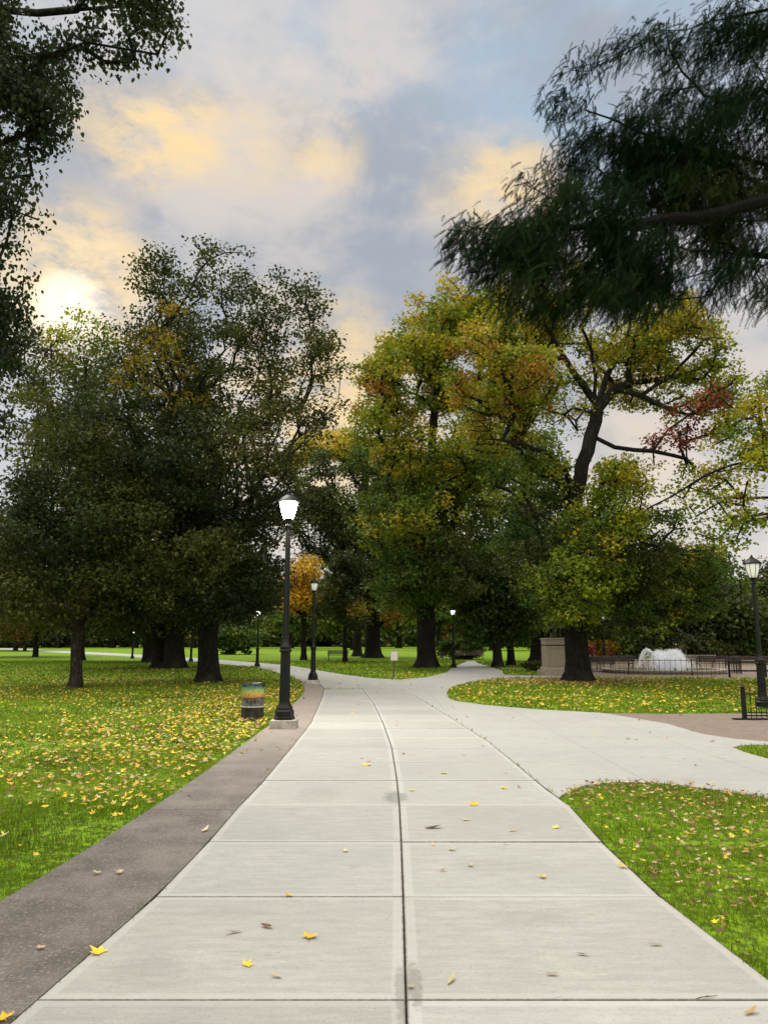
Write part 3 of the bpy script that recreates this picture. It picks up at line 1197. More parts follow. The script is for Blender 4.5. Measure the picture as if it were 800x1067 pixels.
def sample_lobes(lobes, Y, n, r, shell=.55, gapk=1.0, gs=1.0):
    """lobe: (px, py, rx_px, ry_px, dy_m, depth_m, weight, palette)"""
    vol = np.array([lb[2] * lb[3] * (lb[6] if len(lb) > 6 and lb[6] else 1.0) for lb in lobes], float)
    cnt = np.maximum(1, (vol / vol.sum() * n).round().astype(int))
    T, pal = [], []
    for lb, k in zip(lobes, cnt):
        px, py, rx, ry = lb[:4]
        dy = lb[4] if len(lb) > 4 else 0
        Yc = Y + dy
        c = np.array(P(px, py, Yc))
        s = Yc / FPX * 1.02
        RX, RZ = rx * s, ry * s
        RD = lb[5] if len(lb) > 5 and lb[5] else max(RX, .8 * RZ) * .9
        d = r.normal(0, 1, (k, 3))
        d /= np.linalg.norm(d, axis=1, keepdims=True)
        rad = r.uniform(0, 1, (k, 1)) ** (1 / 3) * (1 - shell) + shell * r.uniform(.75, 1.0, (k, 1))
        rad = np.where(r.random((k, 1)) < .55, r.uniform(.78, 1.02, (k, 1)), r.uniform(.1, .95, (k, 1)) ** .5)
        q = c + d * rad * np.array([RX, RD, RZ])
        # open gaps between bough masses
        sc = gs * Yc / 30.0
        for _ in range(3):
            a_ = vnoise(q[:, 0] + .5 * q[:, 1], q[:, 2], 1.7 * sc, 71) + vnoise(q[:, 1] - .6 * q[:, 0], q[:, 2] + .4 * q[:, 0], 1.5 * sc, 72)
            bad = a_ < .92 * gapk
            nb = int(bad.sum())
            if nb == 0: break
            d2 = r.normal(0, 1, (nb, 3)); d2 /= np.linalg.norm(d2, axis=1, keepdims=True)
            q[bad] = c + d2 * (r.uniform(.1, 1.0, (nb, 1)) ** .45) * np.array([RX, RD, RZ])
        T.append(q)
        p = lb[7] if len(lb) > 7 else None
        pal += [p] * k
    T = np.concatenate(T)
    keep = T[:, 2] > 1.2
    return T[keep], [p for p, kk in zip(pal, keep) if kk]


DG = [(0.025, 0.037, 0.009), (0.037, 0.051, 0.011), (0.052, 0.066, 0.013), (0.078, 0.082, 0.016)]      # dark green
MG = [(0.045, 0.085, 0.012), (0.065, 0.110, 0.015), (0.09, 0.13, 0.018)]                               # mid green
YG = [(0.17, 0.22, 0.014), (0.25, 0.265, 0.018), (0.33, 0.30, 0.024), (0.13, 0.185, 0.016), (0.38, 0.31, 0.03)]   # yellow green
OG = [(0.30, 0.15, 0.02), (0.25, 0.155, 0.02), (0.22, 0.17, 0.018)]                                     # orange brown
GO = [(0.56, 0.32, 0.03), (0.62, 0.40, 0.05), (0.40, 0.26, 0.03), (0.30, 0.24, 0.03)]                                      # gold
GG = [(0.50, 0.38, 0.05), (0.42, 0.34, 0.05), (0.34, 0.31, 0.04)]  # pale gold, backlit glow painted into the leaf colour
RD = [(0.30, 0.045, 0.06), (0.22, 0.035, 0.05), (0.34, 0.09, 0.07)]                                     # crimson
PALS = dict(DG=DG, MG=MG, YG=YG, OG=OG, GO=GO, RD=RD)


def clump_cols(T, pal, default, r, seed):
    n = len(T)
    nz = vnoise(T[:, 0] + T[:, 1] * .4, T[:, 2], 2.2, seed)
    out = np.zeros((n, 3))
    for i in range(n):
        p = pal[i] or default
        p = np.array(p)
        t = np.clip((nz[i] - .15) / .7 + r.normal(0, .18), 0, .999) * len(p)
        out[i] = p[int(t)]
    return out


def tree(name, label, base, r0, lobes, n_clump=300, n_leaf=120, size=.2, sig=.5, pal=DG, fork=None, limbs=(), bark=None, seed=1,
         group=None, lean=(0, 0), bf=.3, shape='leaf', sides=8, droop=.3, flare=1.5, exp=2.1, rmin=.012, flat=.6, mask=None, gapk=1.0, gs=1.0):
    r = np.random.default_rng(seed)
    bx_, by_ = base
    t = empty(name, (bx_, by_, 0), label, 'tree', group)
    T, pl = sample_lobes(lobes, by_, n_clump, r, gapk=gapk, gs=gs)
    org = np.array([bx_, by_, 0.0])
    T = T - org
    fz = fork if fork else max(2.0, T[:, 2].min() + .3)
    nt = max(5, int(fz / .45))
    tp = [(lean[0] * (i / nt) + .03 * math.sin(i * 1.3), lean[1] * (i / nt), -0.1 if i == 0 else fz * i / nt) for i in range(nt + 1)]
    lm = [[tuple(np.array(P(px, py, by_ + dy)) - org) for (px, py, dy) in L] for L in limbs]
    pos, par, tips = make_skeleton(tp, lm, T, bf=bf, r=r)
    V, F, rad = sweep_tree(pos, par, r0, sides=sides, flare=flare, exp=exp, rmin=rmin)
    mesh_np('trunk', V, F, bark or M_BARK, t, smooth=True)
    cols = clump_cols(T, pl, pal, r, seed)
    isred = np.array([p is RD for p in pl])
    for nm, msk, lb in (('crown', ~isred, None), ('red_foliage', isred, 'crimson leaves on one limb')):
        if msk.sum() == 0: continue
        V, F, C = leaves_mesh(T[msk], n_leaf, size, sig, cols[msk], r, shape=shape, droop=droop, flat=flat)
        o = mesh_np(nm, V, F, M_LEAF, t, colors=C)
        if lb: o['label'] = lb
    return t


def gb(px, py):
    q = G(px, py)
    return (q.x, q.y)


# --- left lawn trees
tree('oak_tree', 'tall dark green tree with an airy top, standing left of the glowing lamp', gb(216, 711), .42,
     [(230, 335, 66, 52, 0, 4.5, .36), (178, 322, 46, 46, 0, 4, .36), (305, 352, 48, 50, 0, 4, .33), (330, 400, 32, 44, 0, 4, .26), (170, 385, 55, 45, 0, 5, .34),
      (250, 400, 70, 50, 0, 6, .34), (185, 400, 55, 50, -1, 5, .4, OG[2:] + DG), (215, 370, 60, 30, 0, 5, .2, OG + DG), (290, 450, 50, 50, 0, 5, .42), (160, 480, 70, 60, 0, 6, 1.0), (240, 500, 70, 60, 0, 7, 1.0),
      (190, 570, 85, 60, 0, 7, 1.1), (255, 590, 45, 50, 0, 5, .9), (140, 560, 50, 55, 0, 5, .8), (215, 625, 75, 25, 0, 6, .9), (300, 520, 22, 35, 0, 3, .5), (235, 286, 72, 20, 0, 3, .26), (165, 290, 24, 18, 0, 2.5, .3), (325, 318, 22, 20, 0, 2.5, .3), (345, 380, 14, 30, 0, 2.5, .3)],
     n_clump=1650, n_leaf=66, size=.165, sig=.33, gapk=.66, pal=DG, fork=3.4, seed=3, bf=.30, rmin=.018)
tree('young_tree', 'slim trunked dark tree standing nearest on the left lawn', gb(78, 717), .20,
     [(70, 590, 75, 55, 0, 4.5, 1.2), (20, 560, 50, 65, 0, 4.5, 1), (120, 560, 45, 60, 0, 4, 1), (70, 500, 60, 55, 0, 4, .45), (100, 440, 45, 50, 0, 4, .3), (60, 635, 80, 18, 0, 4.5, 1.0),
      (60, 420, 40, 50, 0, 3.5, .45), (125, 625, 35, 25, 0, 3, .8), (150, 600, 35, 30, 0, 3, .7)],
     n_clump=620, n_leaf=85, size=.155, sig=.34, pal=DG, fork=2.2, seed=5, bark=M_BARK_LIGHT, rmin=.014)
b3 = gb(171, 697)
tree('large_tree', 'massive dark trunked tree behind the others, second trunk from the lit lamp', gb(181, 697), .62,
     [(180, 600, 75, 55, 0, 7, 1), (150, 520, 70, 60, 0, 8, .6), (200, 450, 60, 60, 0, 8, .35), (110, 600, 45, 45, 0, 6, .7), (175, 640, 90, 16, 0, 8, .8)],
     n_clump=280, n_leaf=90, size=.30, sig=.7, pal=DG, fork=3.8, seed=8, rmin=.03)
tree('large_tree', 'dark trunk pressed against the left side of the massive trunk', gb(167, 696.5), .50,
     [(110, 570, 55, 60, 0, 7, 1), (90, 500, 50, 60, 0, 7, .4), (125, 420, 40, 50, 0, 6, .3), (130, 645, 60, 14, 0, 6, .6)],
     n_clump=180, n_leaf=90, size=.30, sig=.7, pal=DG, fork=3.8, seed=9, rmin=.03)
tree('lawn_tree', 'thin trunked tree just left of the pair of massive trunks, farther back', gb(154, 690.5), .42,
     [(140, 620, 45, 35, 0, 6), (150, 570, 45, 45, 0, 6), (100, 620, 40, 30, 2, 6)],
     n_clump=110, n_leaf=90, size=.45, sig=1.1, pal=DG, fork=3.8, seed=10, rmin=.04)
tree('yellowing_tree', 'yellow green tree top rising behind the left lawn trees', gb(83, 688), .4,
     [(95, 365, 35, 36, 0, 6, .55, MG + YG[:2]), (120, 400, 40, 45, 0, 7, .6, DG + MG), (60, 400, 40, 50, 0, 7, .7), (40, 470, 45, 60, 0, 8, .35), (20, 380, 30, 60, 0, 6, .4), (90, 480, 45, 60, 0, 8, .35), (30, 590, 60, 60, 0, 8, .8)],
     n_clump=300, n_leaf=75, size=.36, sig=.75, pal=DG, fork=6, seed=12, rmin=.04)
tree('lawn_tree', 'small tree at far left with a slim trunk before the pale curved path', gb(37, 684.5), .30,
     [(30, 640, 45, 22, 0, 7), (60, 630, 30, 22, 0, 6), (0, 620, 35, 35, 0, 6)],
     n_clump=90, n_leaf=80, size=.5, sig=1.1, pal=DG + [(0.16, 0.07, .02)], fork=5, seed=13, rmin=.05, flare=1.2)
tree('lawn_tree', 'farthest small tree at far left, its trunk ending on the pale path', gb(26, 678.5), .30,
     [(15, 645, 30, 20, 0, 7), (40, 648, 22, 16, 0, 6)],
     n_clump=60, n_leaf=70, size=.7, sig=1.5, pal=DG, fork=6, seed=14, rmin=.06, flare=1.2)

# --- centre trees
tree('spreading_tree', 'wide dark tree with low curving limbs in the middle of the far island lawn', gb(388, 685.5), .85,
     [(375, 530, 48, 45, 0, 9, 1), (340, 560, 35, 50, 0, 8, 1), (400, 480, 35, 35, 0, 8, .6), (380, 590, 55, 40, 0, 10, 1), (335, 510, 28, 35, 0, 7, .8), (345, 490, 28, 18, 0, 7, .3),
      (400, 560, 40, 50, 0, 9, .9), (330, 620, 30, 22, -6, 5, .6), (415, 635, 28, 18, 0, 6, .4, YG + OG)],
     n_clump=560, n_leaf=75, size=.36, sig=.65, pal=DG + MG[:2], fork=5.2, seed=21, rmin=.05,
     limbs=[[(388, 650, 0), (372, 655, -2), (355, 648, -3), (345, 632, -4)], [(389, 648, 0), (405, 660, -1), (420, 652, -2), (432, 640, -2)], [(388, 640, 0), (392, 620, 0), (400, 590, 0), (398, 550, 0)]])
tree('plane_tree', 'tall yellow green tree with a thick flared dark trunk beside the small sign', gb(444, 696), .62,
     [(430, 400, 55, 52, 0, 7, .9, YG), (480, 370, 50, 45, 0, 7, .9, YG), (400, 440, 34, 40, 0, 6, .45, YG + OG[:1]), (450, 335, 40, 30, 0, 6, .7, YG), (500, 345, 40, 34, 0, 6, .7, YG + OG[1:2]),
      (460, 470, 65, 55, 0, 7, 1, YG), (430, 540, 55, 45, 0, 7, 1, YG + MG), (490, 520, 50, 60, 0, 7, 1, MG + YG[:2]), (465, 590, 65, 40, 0, 7, 1, MG + DG[2:]), (430, 610, 45, 30, 0, 6, .8, MG), (388, 400, 24, 26, 0, 4, .35, YG),
      (500, 610, 40, 35, 0, 5, .7, DG), (540, 400, 30, 45, 0, 5, .6, YG + OG)],
     n_clump=1300, n_leaf=80, size=.26, sig=.46, pal=YG, fork=5.6, seed=23, rmin=.035,
     limbs=[[(443, 620, 0), (440, 540, 0), (450, 470, 0), (455, 400, 0)], [(442, 625, 0), (420, 560, 1), (400, 500, 1), (385, 450, 1)], [(444, 600, 0), (475, 540, 0), (495, 470, 0), (500, 400, 0)]])
tree('golden_tree', 'small brilliant golden yellow tree between the lit lamp and the next lamp', gb(316, 688), .25,
     [(318, 600, 14, 18, 0, 4, 1, GO), (312, 622, 13, 18, 0, 4, 1, GO), (328, 612, 9, 14, 0, 3, .9, GO), (300, 612, 12, 10, 0, 3, .5, GO)],
     n_clump=110, n_leaf=60, size=.30, sig=.6, pal=GO, fork=4, seed=25, rmin=.04)
tree('golden_tree', 'tall crown with backlit glow painted into its pale golden leaves, between the dark left tree and yellow green tree', gb(372, 684), .5,
     [(345, 468, 44, 14, 0, 7, .6, GG), (385, 478, 32, 14, 0, 6, .6, GG), (318, 478, 24, 12, 0, 5, .5, GG), (365, 455, 22, 10, 0, 5, .3, GG)],
     n_clump=170, n_leaf=48, size=.38, sig=.7, pal=GG, fork=16, seed=26, rmin=.05)
tree('park_tree', 'slim dark tree behind the second lamp at the edge of the island lawn', gb(359, 690), .18,
     [(350, 620, 20, 22, 0, 3, 1, DG + OG[:1]), (362, 600, 16, 24, 0, 3), (368, 640, 14, 14, 0, 3, .8, OG + DG)],
     n_clump=90, n_leaf=70, size=.30, sig=.55, pal=DG, fork=3.5, seed=27, rmin=.03)
tree('park_tree', 'small bushy green tree at the bend of the far path, left of the stone pedestal', gb(518, 695.5), .30,
     [(520, 620, 30, 28, 0, 4, 1, MG), (540, 645, 26, 20, 0, 4, 1, MG + DG), (500, 645, 24, 20, 0, 4, 1, MG), (522, 660, 30, 10, 0, 4, .8, MG)],
     n_clump=210, n_leaf=80, size=.27, sig=.5, pal=MG, fork=2.4, seed=28, rmin=.03)
tree('park_tree', 'slender tree just right of the bushy one at the far path bend', gb(532, 694), .25,
     [(535, 610, 22, 26, 2, 4, 1, DG), (548, 630, 18, 22, 2, 4, 1, DG), (530, 655, 20, 10, 1, 3, .7, MG)],
     n_clump=90, n_leaf=80, size=.30, sig=.6, pal=DG, fork=2.6, seed=29, rmin=.03)
tree('shade_tree', 'dense dark green tree behind the bronze statue', gb(560, 690), .6,
     [(545, 560, 50, 55, 0, 7, 1, DG + MG), (590, 590, 50, 50, 0, 7, 1, DG), (560, 500, 45, 45, 0, 7, .9, MG), (520, 580, 30, 45, 0, 5, .8, DG), (640, 610, 45, 45, 0, 6, 1, DG + MG[:1]), (600, 640, 60, 22, 0, 6, 1, DG), (555, 630, 25, 30, 0, 4, .8, DG)],
     n_clump=460, n_leaf=85, size=.38, sig=.8, pal=DG, fork=6, seed=30, rmin=.04)

# --- the big maple
MY = G(602, 711).y
tree('maple_tree', 'great spreading yellow green maple with dark forked limbs on the right lawn', gb(602, 711), .50,
     [(540, 350, 45, 38, 0, 4.5, .8, YG), (500, 390, 36, 40, 0, 4, .8, YG + OG), (545, 400, 40, 36, -2, 3, .8, YG + OG), (520, 440, 40, 34, 1, 4, .8, YG + OG[1:]),
      (590, 325, 38, 28, 0, 4, .8, YG), (645, 335, 44, 28, 0, 4, .8, YG), (690, 340, 30, 20, 0, 3, .6, YG), (650, 385, 40, 24, 2, 3, .5, YG), (700, 370, 42, 28, 0, 4, .7, YG), (738, 395, 26, 32, 0, 3, .7, YG), (745, 440, 18, 22, 0, 2.5, .4, YG), (670, 400, 40, 24, 1, 3, .4, YG),
      (565, 330, 14, 16, 0, 1.5, .5, OG), (722, 428, 24, 17, -1, 2, .42, RD), (702, 455, 20, 13, -1, 2, .42, RD), (715, 440, 30, 24, -.5, 2, .25, OG + YG[:2]),
      (600, 420, 40, 30, 2, 4, .35, YG), (555, 500, 50, 30, 1, 4, .45, MG + YG[:2]), (640, 520, 34, 40, -2.5, 3, .95, YG), (620, 560, 40, 40, -2.5, 3, 1, YG + MG), (600, 600, 45, 36, -2, 4, 1, MG + YG[:2]),
      (650, 600, 50, 40, 0, 4, .9, MG + DG), (560, 560, 45, 45, 1.5, 4, .9, MG + DG), (680, 560, 30, 34, 0, 3, .5, MG), (700, 610, 45, 38, 1, 4, .9, YG + MG), (720, 585, 30, 26, 1, 3, .6, YG + MG),
      (600, 638, 30, 14, -2, 2.5, .9, MG + YG[:2]), (570, 610, 35, 25, 0, 3, .8, DG + MG), (660, 635, 40, 16, 0, 3, .8, DG + MG), (700, 492, 30, 12, 0, 2, .2, YG), (705, 355, 34, 22, 0, 3, .6, YG), (675, 365, 30, 18, 0, 3, .5, YG), (755, 410, 14, 24, 0, 2, .5, YG)],
     n_clump=1750, n_leaf=62, size=.165, sig=.29, gapk=.90, pal=YG, fork=6.4, seed=31, rmin=.02, bf=.15, exp=2.3,
     limbs=[[(598, 515, 0), (612, 470, 0), (622, 425, 0), (618, 380, 0), (615, 345, 0)],
            [(598, 512, 0), (588, 490, -.5), (570, 472, -1.0), (540, 462, -1.5), (505, 457, -2)],
            [(597, 518, 0), (585, 500, .5), (560, 482, 1), (530, 440, 1), (500, 420, 1)],
            [(622, 425, 0), (640, 405, 0), (668, 398, .3), (700, 392, .5), (728, 384, .5), (748, 378, .3)],
            [(640, 405, 0), (668, 412, -.5), (692, 424, -.8), (716, 432, -1), (735, 428, -1)],
            [(618, 455, 0), (640, 466, -.6), (680, 470, -1), (715, 478, -1)],
            [(620, 430, 0), (632, 390, .8), (650, 365, 1.2), (680, 345, 1.5)],
            [(620, 420, 0), (595, 385, -.6), (580, 360, -1), (565, 335, -1)]])

# --- maple off the right edge, reaching in
tree('maple_tree', 'yellow green maple whose crown reaches in from the right edge above the iron lamp', (19.5, 27.0), .42,
     [(795, 435, 36, 42, 0, 3, 1.1, YG), (775, 500, 40, 34, 0, 3, 1.0, YG), (748, 545, 24, 30, 0, 2, .9, YG), (765, 470, 24, 22, 0, 2, .8, YG), (720, 510, 20, 20, 0, 2, .5, YG), (790, 545, 20, 22, 0, 2, .5, YG),
      (860, 420, 60, 60, 0, 4, .8), (920, 380, 80, 70, 0, 5, .9), (1000, 430, 90, 80, 0, 5, .9), (900, 500, 70, 50, 0, 4, .9), (960, 320, 70, 60, 0, 4, .7)],
     n_clump=620, n_leaf=60, size=.155, sig=.30, pal=YG, fork=4.6, seed=37, rmin=.018, bf=.28,
     limbs=[[(975, 560, 0), (900, 500, 0), (840, 470, 0), (800, 470, 0), (760, 485, 0), (735, 495, 0), (700, 517, 0), (674, 530, 0)], [(960, 540, 0), (950, 460, 0), (950, 380, 0)]])

# --- right background trees
tree('park_tree', 'yellow green tree spreading low behind the fountain spray', gb(700, 689), .4,
     [(700, 625, 36, 34, 0, 6, 1, YG + MG), (735, 610, 26, 34, 0, 5, 1, MG + YG[:2]), (665, 640, 30, 25, 0, 5, .9, MG), (690, 655, 40, 14, 0, 5, .8, OG + YG[:1]), (715, 650, 30, 20, 0, 5, .8, MG)],
     n_clump=240, n_leaf=80, size=.42, sig=.8, pal=YG, fork=3, seed=41, rmin=.04)
tree('park_tree', 'dark green tree at the right between the fountain and the iron lamp', gb(742, 690), .4,
     [(752, 640, 34, 34, 0, 6, 1, MG + DG), (775, 650, 24, 22, 0, 5, 1, DG), (735, 660, 24, 18, 0, 5, 1, DG + OG[:1])],
     n_clump=200, n_leaf=80, size=.42, sig=.8, pal=MG, fork=3, seed=42, rmin=.04)
tree('park_tree', 'reddish brown tree at the right edge behind the iron lamp', gb(800, 688), .4,
     [(800, 640, 26, 36, 0, 5, .6, OG + [(0.12, 0.06, .04)] + DG), (830, 620, 40, 50, 0, 6, .8, DG), (795, 665, 30, 14, 0, 5, .7, DG), (860, 650, 60, 40, 0, 6, .8, DG)],
     n_clump=200, n_leaf=70, size=.42, sig=.85, pal=DG, fork=3, seed=43, rmin=.04)

# --- far trees: a few kinds, repeated across the end of the park


def far_tree_proto(seed, pal, H, Wd, lb):
    r = np.random.default_rng(seed)
    t = empty('far_tree', (0, 0, 0), lb, 'tree', 'far trees closing the park')
    n = 70
    d = r.normal(0, 1, (n, 3)); d /= np.linalg.norm(d, axis=1, keepdims=True)
    rad = r.uniform(.45, 1, (n, 1))
    T = d * rad * np.array([Wd, Wd, H * .40]) + np.array([0, 0, H * .56])
    T = T[T[:, 2] > 2.2]
    tp = [(0, 0, z) for z in np.linspace(-.1, H * .3, 6)]
    pos, par, _ = make_skeleton(tp, [], T, r=r, seg=1.5)
    V, F, _ = sweep_tree(pos, par, .35, sides=6, rmin=.06)
    mesh_np('trunk', V, F, M_BARK, t, smooth=True)
    cols = clump_cols(T, [None] * len(T), pal, r, seed)
    V, F, C = leaves_mesh(T, 55, .75, 1.15, cols, r)
    mesh_np('crown', V, F, M_LEAF, t, colors=C)
    return t


FARL = ['far off dark green tree closing the view under the sky', 'far off mid green tree closing the view under the sky', 'far off yellow green tree closing the view under the sky',
        'far off russet tree closing the view under the sky']
protos = [far_tree_proto(61, DG[1:] + MG, 15, 6.0, FARL[0]), far_tree_proto(62, MG[1:] + YG[3:4], 13, 6.0, FARL[1]), far_tree_proto(63, YG + MG[2:], 12, 5.5, FARL[2]),
          far_tree_proto(64, OG + DG, 12, 5.5, FARL[3])]
used = [False] * 4
r_ = random.Random(5)
for row, (Yd, step, s0) in enumerate(((118, 15, .95), (160, 12, 1.15), (215, 13, 1.5))):
    xs = -Yd * .62
    while xs < Yd * .66:
        kx = 400 + xs / Yd * FPX
        near_gap = (row == 0 and (kx < 575))
        if near_gap and r_.random() < .96:
            xs += step
            continue
        if row == 1 and kx < 300 and r_.random() < .8:
            xs += step
            continue
        kd = r_.choices([0, 1, 2, 3], [5, 4, 2, 1])[0]
        if used[kd]: o = copy_tree(protos[kd])
        else: o = protos[kd]; used[kd] = True
        o.location = (xs + r_.uniform(-3, 3), Yd + r_.uniform(-8, 8), 0)
        s = s0 * r_.uniform(.75, 1.15)
        o.scale = (s * 1.1, s * 1.1, s)
        o.rotation_euler = (0, 0, r_.uniform(0, 6.28))
        o['group'] = FARL[kd].replace('tree', 'trees')
        xs += step * r_.uniform(.75, 1.2)
for i, u in enumerate(used):
    if not u: protos[i].location = (-60 + 40 * i, 230, 0)


def wood():
    r = np.random.default_rng(77)
    n = 1500
    a = r.uniform(R(-42), R(42), n)
    rr = r.uniform(255, 300, n)
    hh = 7 + 5 * vnoise(a * 57, rr * 0, 3.0, 8)
    c = np.stack([rr * np.sin(a), rr * np.cos(a), r.uniform(.5, 1, n) * hh], 1)
    c[:, 2] = r.uniform(0.08, 1, n) * hh
    pal = np.array(DG[2:] + MG)
    V, F, C = leaves_mesh(c, 60, 1.9, 2.3, pal[r.integers(0, len(pal), n)], r)
    tag(mesh_np('distant_wood', V, F, M_LEAF, colors=C), 'low dark wood along the horizon', 'wood', kind='stuff')


wood()

# --- overhanging broadleaf tree, trunk off the left edge
tree('linden_tree', 'near tree hanging dark rounded leaves down the left edge of the picture', (-8.2, 9.6), .30,
     [(5, 40, 66, 70, 0, 1.6, .75), (-80, 60, 90, 120, 0, 2.0, .9), (110, 15, 60, 30, -.3, 1.0, .75), (160, 20, 32, 32, -.3, .6, .45), (178, 45, 14, 20, -.3, .4, .35), (12, 130, 42, 45, 0, 1.2, .7), (52, 125, 20, 28, 0, .6, .45),
      (-4, 205, 34, 46, 0, 1.0, .6), (-14, 280, 34, 46, 0, 1.0, .5), (-28, 360, 40, 60, .5, 1.2, .5), (-40, 450, 46, 60, .8, 1.2, .45), (-60, 540, 60, 50, 1, 1.2, .4), (-120, 300, 110, 140, 0, 2.2, .7), (-60, 160, 60, 70, 0, 2, .8),
      (24, 90, 40, 38, 0, 1.0, .5), (18, 325, 26, 22, .5, .6, .3)],
     n_clump=1250, n_leaf=50, size=.075, sig=.12, pal=[(0.022, 0.035, 0.014), (0.030, 0.046, 0.018), (0.042, 0.060, 0.022)], fork=3.6, seed=51, rmin=.006, shape='ovate', droop=.9, bf=.3, flat=.9, exp=1.9, gapk=1.08, gs=1.3,
     limbs=[[(-300, 350, 0), (-200, 200, 0), (-100, 60, 0), (0, 10, 0), (80, 10, -.2), (150, 5, -.3)], [(-290, 420, 0), (-150, 330, 0), (-40, 280, 0)], [(-200, 200, 0), (-100, 150, 0), (0, 150, 0), (50, 130, 0)]])

# --- overhanging bald cypress, trunk off the right edge
CY = 8.0


def cypress():
    r = np.random.default_rng(91)
    base = np.array([7.6, 8.6, 0.0])
    t = empty('cypress_tree', tuple(base), 'near feathery needled cypress drooping dark green boughs from the top right corner', 'tree')
    limbs_px = [
        [(1080, 230, .6), (960, 210, .4), (870, 190, .2), (800, 172, 0), (740, 158, 0), (700, 148, 0), (665, 138, 0), (640, 125, 0), (610, 115, 0)],
        [(1060, 130, .6), (940, 60, .3), (860, 25, .1), (800, 10, 0), (740, 22, 0), (690, 32, 0), (645, 55, 0), (620, 66, 0), (590, 72, 0)],
        [(1080, 300, .6), (960, 250, 0), (880, 225, -.4), (800, 208, -.6), (750, 222, -.6), (700, 228, -.6), (660, 235, -.6), (620, 235, -.6), (560, 240, -.6), (520, 250, -.6)],
        [(1080, -20, .6), (960, -60, .3), (860, -40, 0), (790, -20, 0), (720, -10, 0)],
        [(620, 122, 0), (600, 150, 0), (575, 185, 0), (540, 210, 0), (510, 228, 0), (485, 246, 0)],
        [(960, 250, 0), (880, 280, .4), (820, 270, .5), (770, 265, .5), (720, 262, .5), (690, 270, .5)],
        [(660, 240, -.6), (650, 270, -.6), (645, 300, -.6)], [(645, 55, 0), (640, 90, 0)],
    ]
    limbs = [[tuple(np.array(P(px, py, CY + dy)) - base) for (px, py, dy) in L] for L in limbs_px]
    lobes = [(700, 190, 70, 42, 0, .9, 1.1), (640, 170, 50, 40, 0, .7, 1), (600, 240, 60, 32, -.4, .7, 1.1), (540, 262, 48, 32, -.5, .5, 1.0), (650, 265, 60, 36, -.4, .7, 1), (575, 290, 60, 30, -.5, .5, .9), (720, 290, 45, 32, .3, .7, .6),
             (770, 235, 45, 45, .3, .8, .7), (740, 110, 50, 36, 0, .9, .9), (780, 40, 45, 40, 0, .9, .9), (720, 50, 36, 24, 0, .7, .7), (660, 62, 34, 20, 0, .5, .5), (605, 85, 26, 20, 0, .4, .35), (615, 75, 22, 12, 0, .3, .3),
             (800, 120, 30, 40, 0, .9, .7), (780, 300, 30, 36, .3, .7, .45), (510, 240, 28, 18, -.2, .3, .5), (480, 255, 14, 10, -.1, .2, .25), (650, 315, 40, 22, -.5, .4, .6), (555, 200, 20, 28, 0, .4, .4), (590, 180, 18, 30, 0, .4, .4),
             (860, 150, 60, 130, 0, 1.0, .8), (940, 100, 80, 160, 0, 1.2, .7), (680, 320, 22, 20, -.4, .4, .4), (740, 165, 55, 30, 0, .8, .8), (760, 200, 30, 60, .2, .8, .6)]
    T0, _ = sample_lobes(lobes, CY, 330, r, gs=1.7, gapk=1.10)
    T = (T0[:, None, :] + np.clip(r.normal(0, 1, (len(T0), 5, 3)), -1.5, 1.5) * np.array([.12, .12, .09])).reshape(-1, 3)
    T = T - base
    tp = [(0, 0, z) for z in np.linspace(-.1, 9.0, 16)]
    pos, par, tips = make_skeleton(tp, limbs, T, bf=.2, seg=.22, jit=.05, sag=-.0, r=r)
    V, F, rad = sweep_tree(pos, par, .15, exp=1.75, rmin=.003, sides=8, ntrunk=16, tmul=1.9)
    mesh_np('trunk', V, F, M_BARK_CY, t, smooth=True)
    # drooping sprays: hanging twiglets each carrying two ranks of needles
    n = 23
    m = len(T)
    idx = np.repeat(np.arange(m), n)
    k = len(idx)
    st = T[idx] + np.clip(r.normal(0, 1, (k, 3)), -1.4, 1.4) * np.array([.11, .11, .10])
    a = r.uniform(0, 2 * PI, k)
    # sprays lean outward (towards the path) and hang
    out = np.stack([np.cos(a) * .7 - .5, np.sin(a) * .7, np.full(k, -.72) + r.normal(0, .38, k)], 1)
    out /= np.linalg.norm(out, axis=1, keepdims=True)
    L = r.uniform(.08, .21, k)
    nn_ = 13
    tpar = (np.arange(nn_) + .5) / nn_
    side = np.cross(out, r.normal(0, 1, (k, 3)))
    side /= np.linalg.norm(side, axis=1, keepdims=True)
    ctr = st[:, None, :] + out[:, None, :] * (L[:, None] * tpar[None])[..., None]
    ctr[..., 2] -= .04 * (tpar[None] ** 2)
    V, C = [], []
    nl = .028
    pal = np.array([(0.007, 0.018, 0.009), (0.010, 0.024, 0.011), (0.016, 0.032, 0.012), (0.028, 0.040, 0.014)])
    tone = pal[np.clip((vnoise(T[:, 0], T[:, 2], .8, 4) * 4).astype(int), 0, 3)][idx]
    rust = r.random(k) < 0
    tone[rust] = (.16, .07, .02)
    for sgn in (-1, 1):
        dirn = side[:, None] * sgn * .75 + out[:, None] * .65 + r.normal(0, .12, (k, nn_, 3))
        ln = nl * (1.15 - .7 * np.abs(tpar - .4))[None, :, None] * r.uniform(.8, 1.2, (k, nn_, 1))
        tip = ctr + dirn * ln
        wv = out[:, None] * .0042
        q = np.stack([ctr - wv, ctr + wv, tip], 2)      # k, nn, 3, 3
        V.append(q.reshape(-1, 3))
        C.append(np.repeat(tone, nn_ * 3, axis=0))
    V = np.concatenate(V); C = np.concatenate(C)
    C = C * (1 + r.normal(0, .12, (len(C), 1)))
    tri = np.arange(len(V)).reshape(-1, 3)
    # the fine stems
    e0 = st; e1 = st + out * L[:, None] + np.array([0, 0, -.04])
    wv = side * .0016
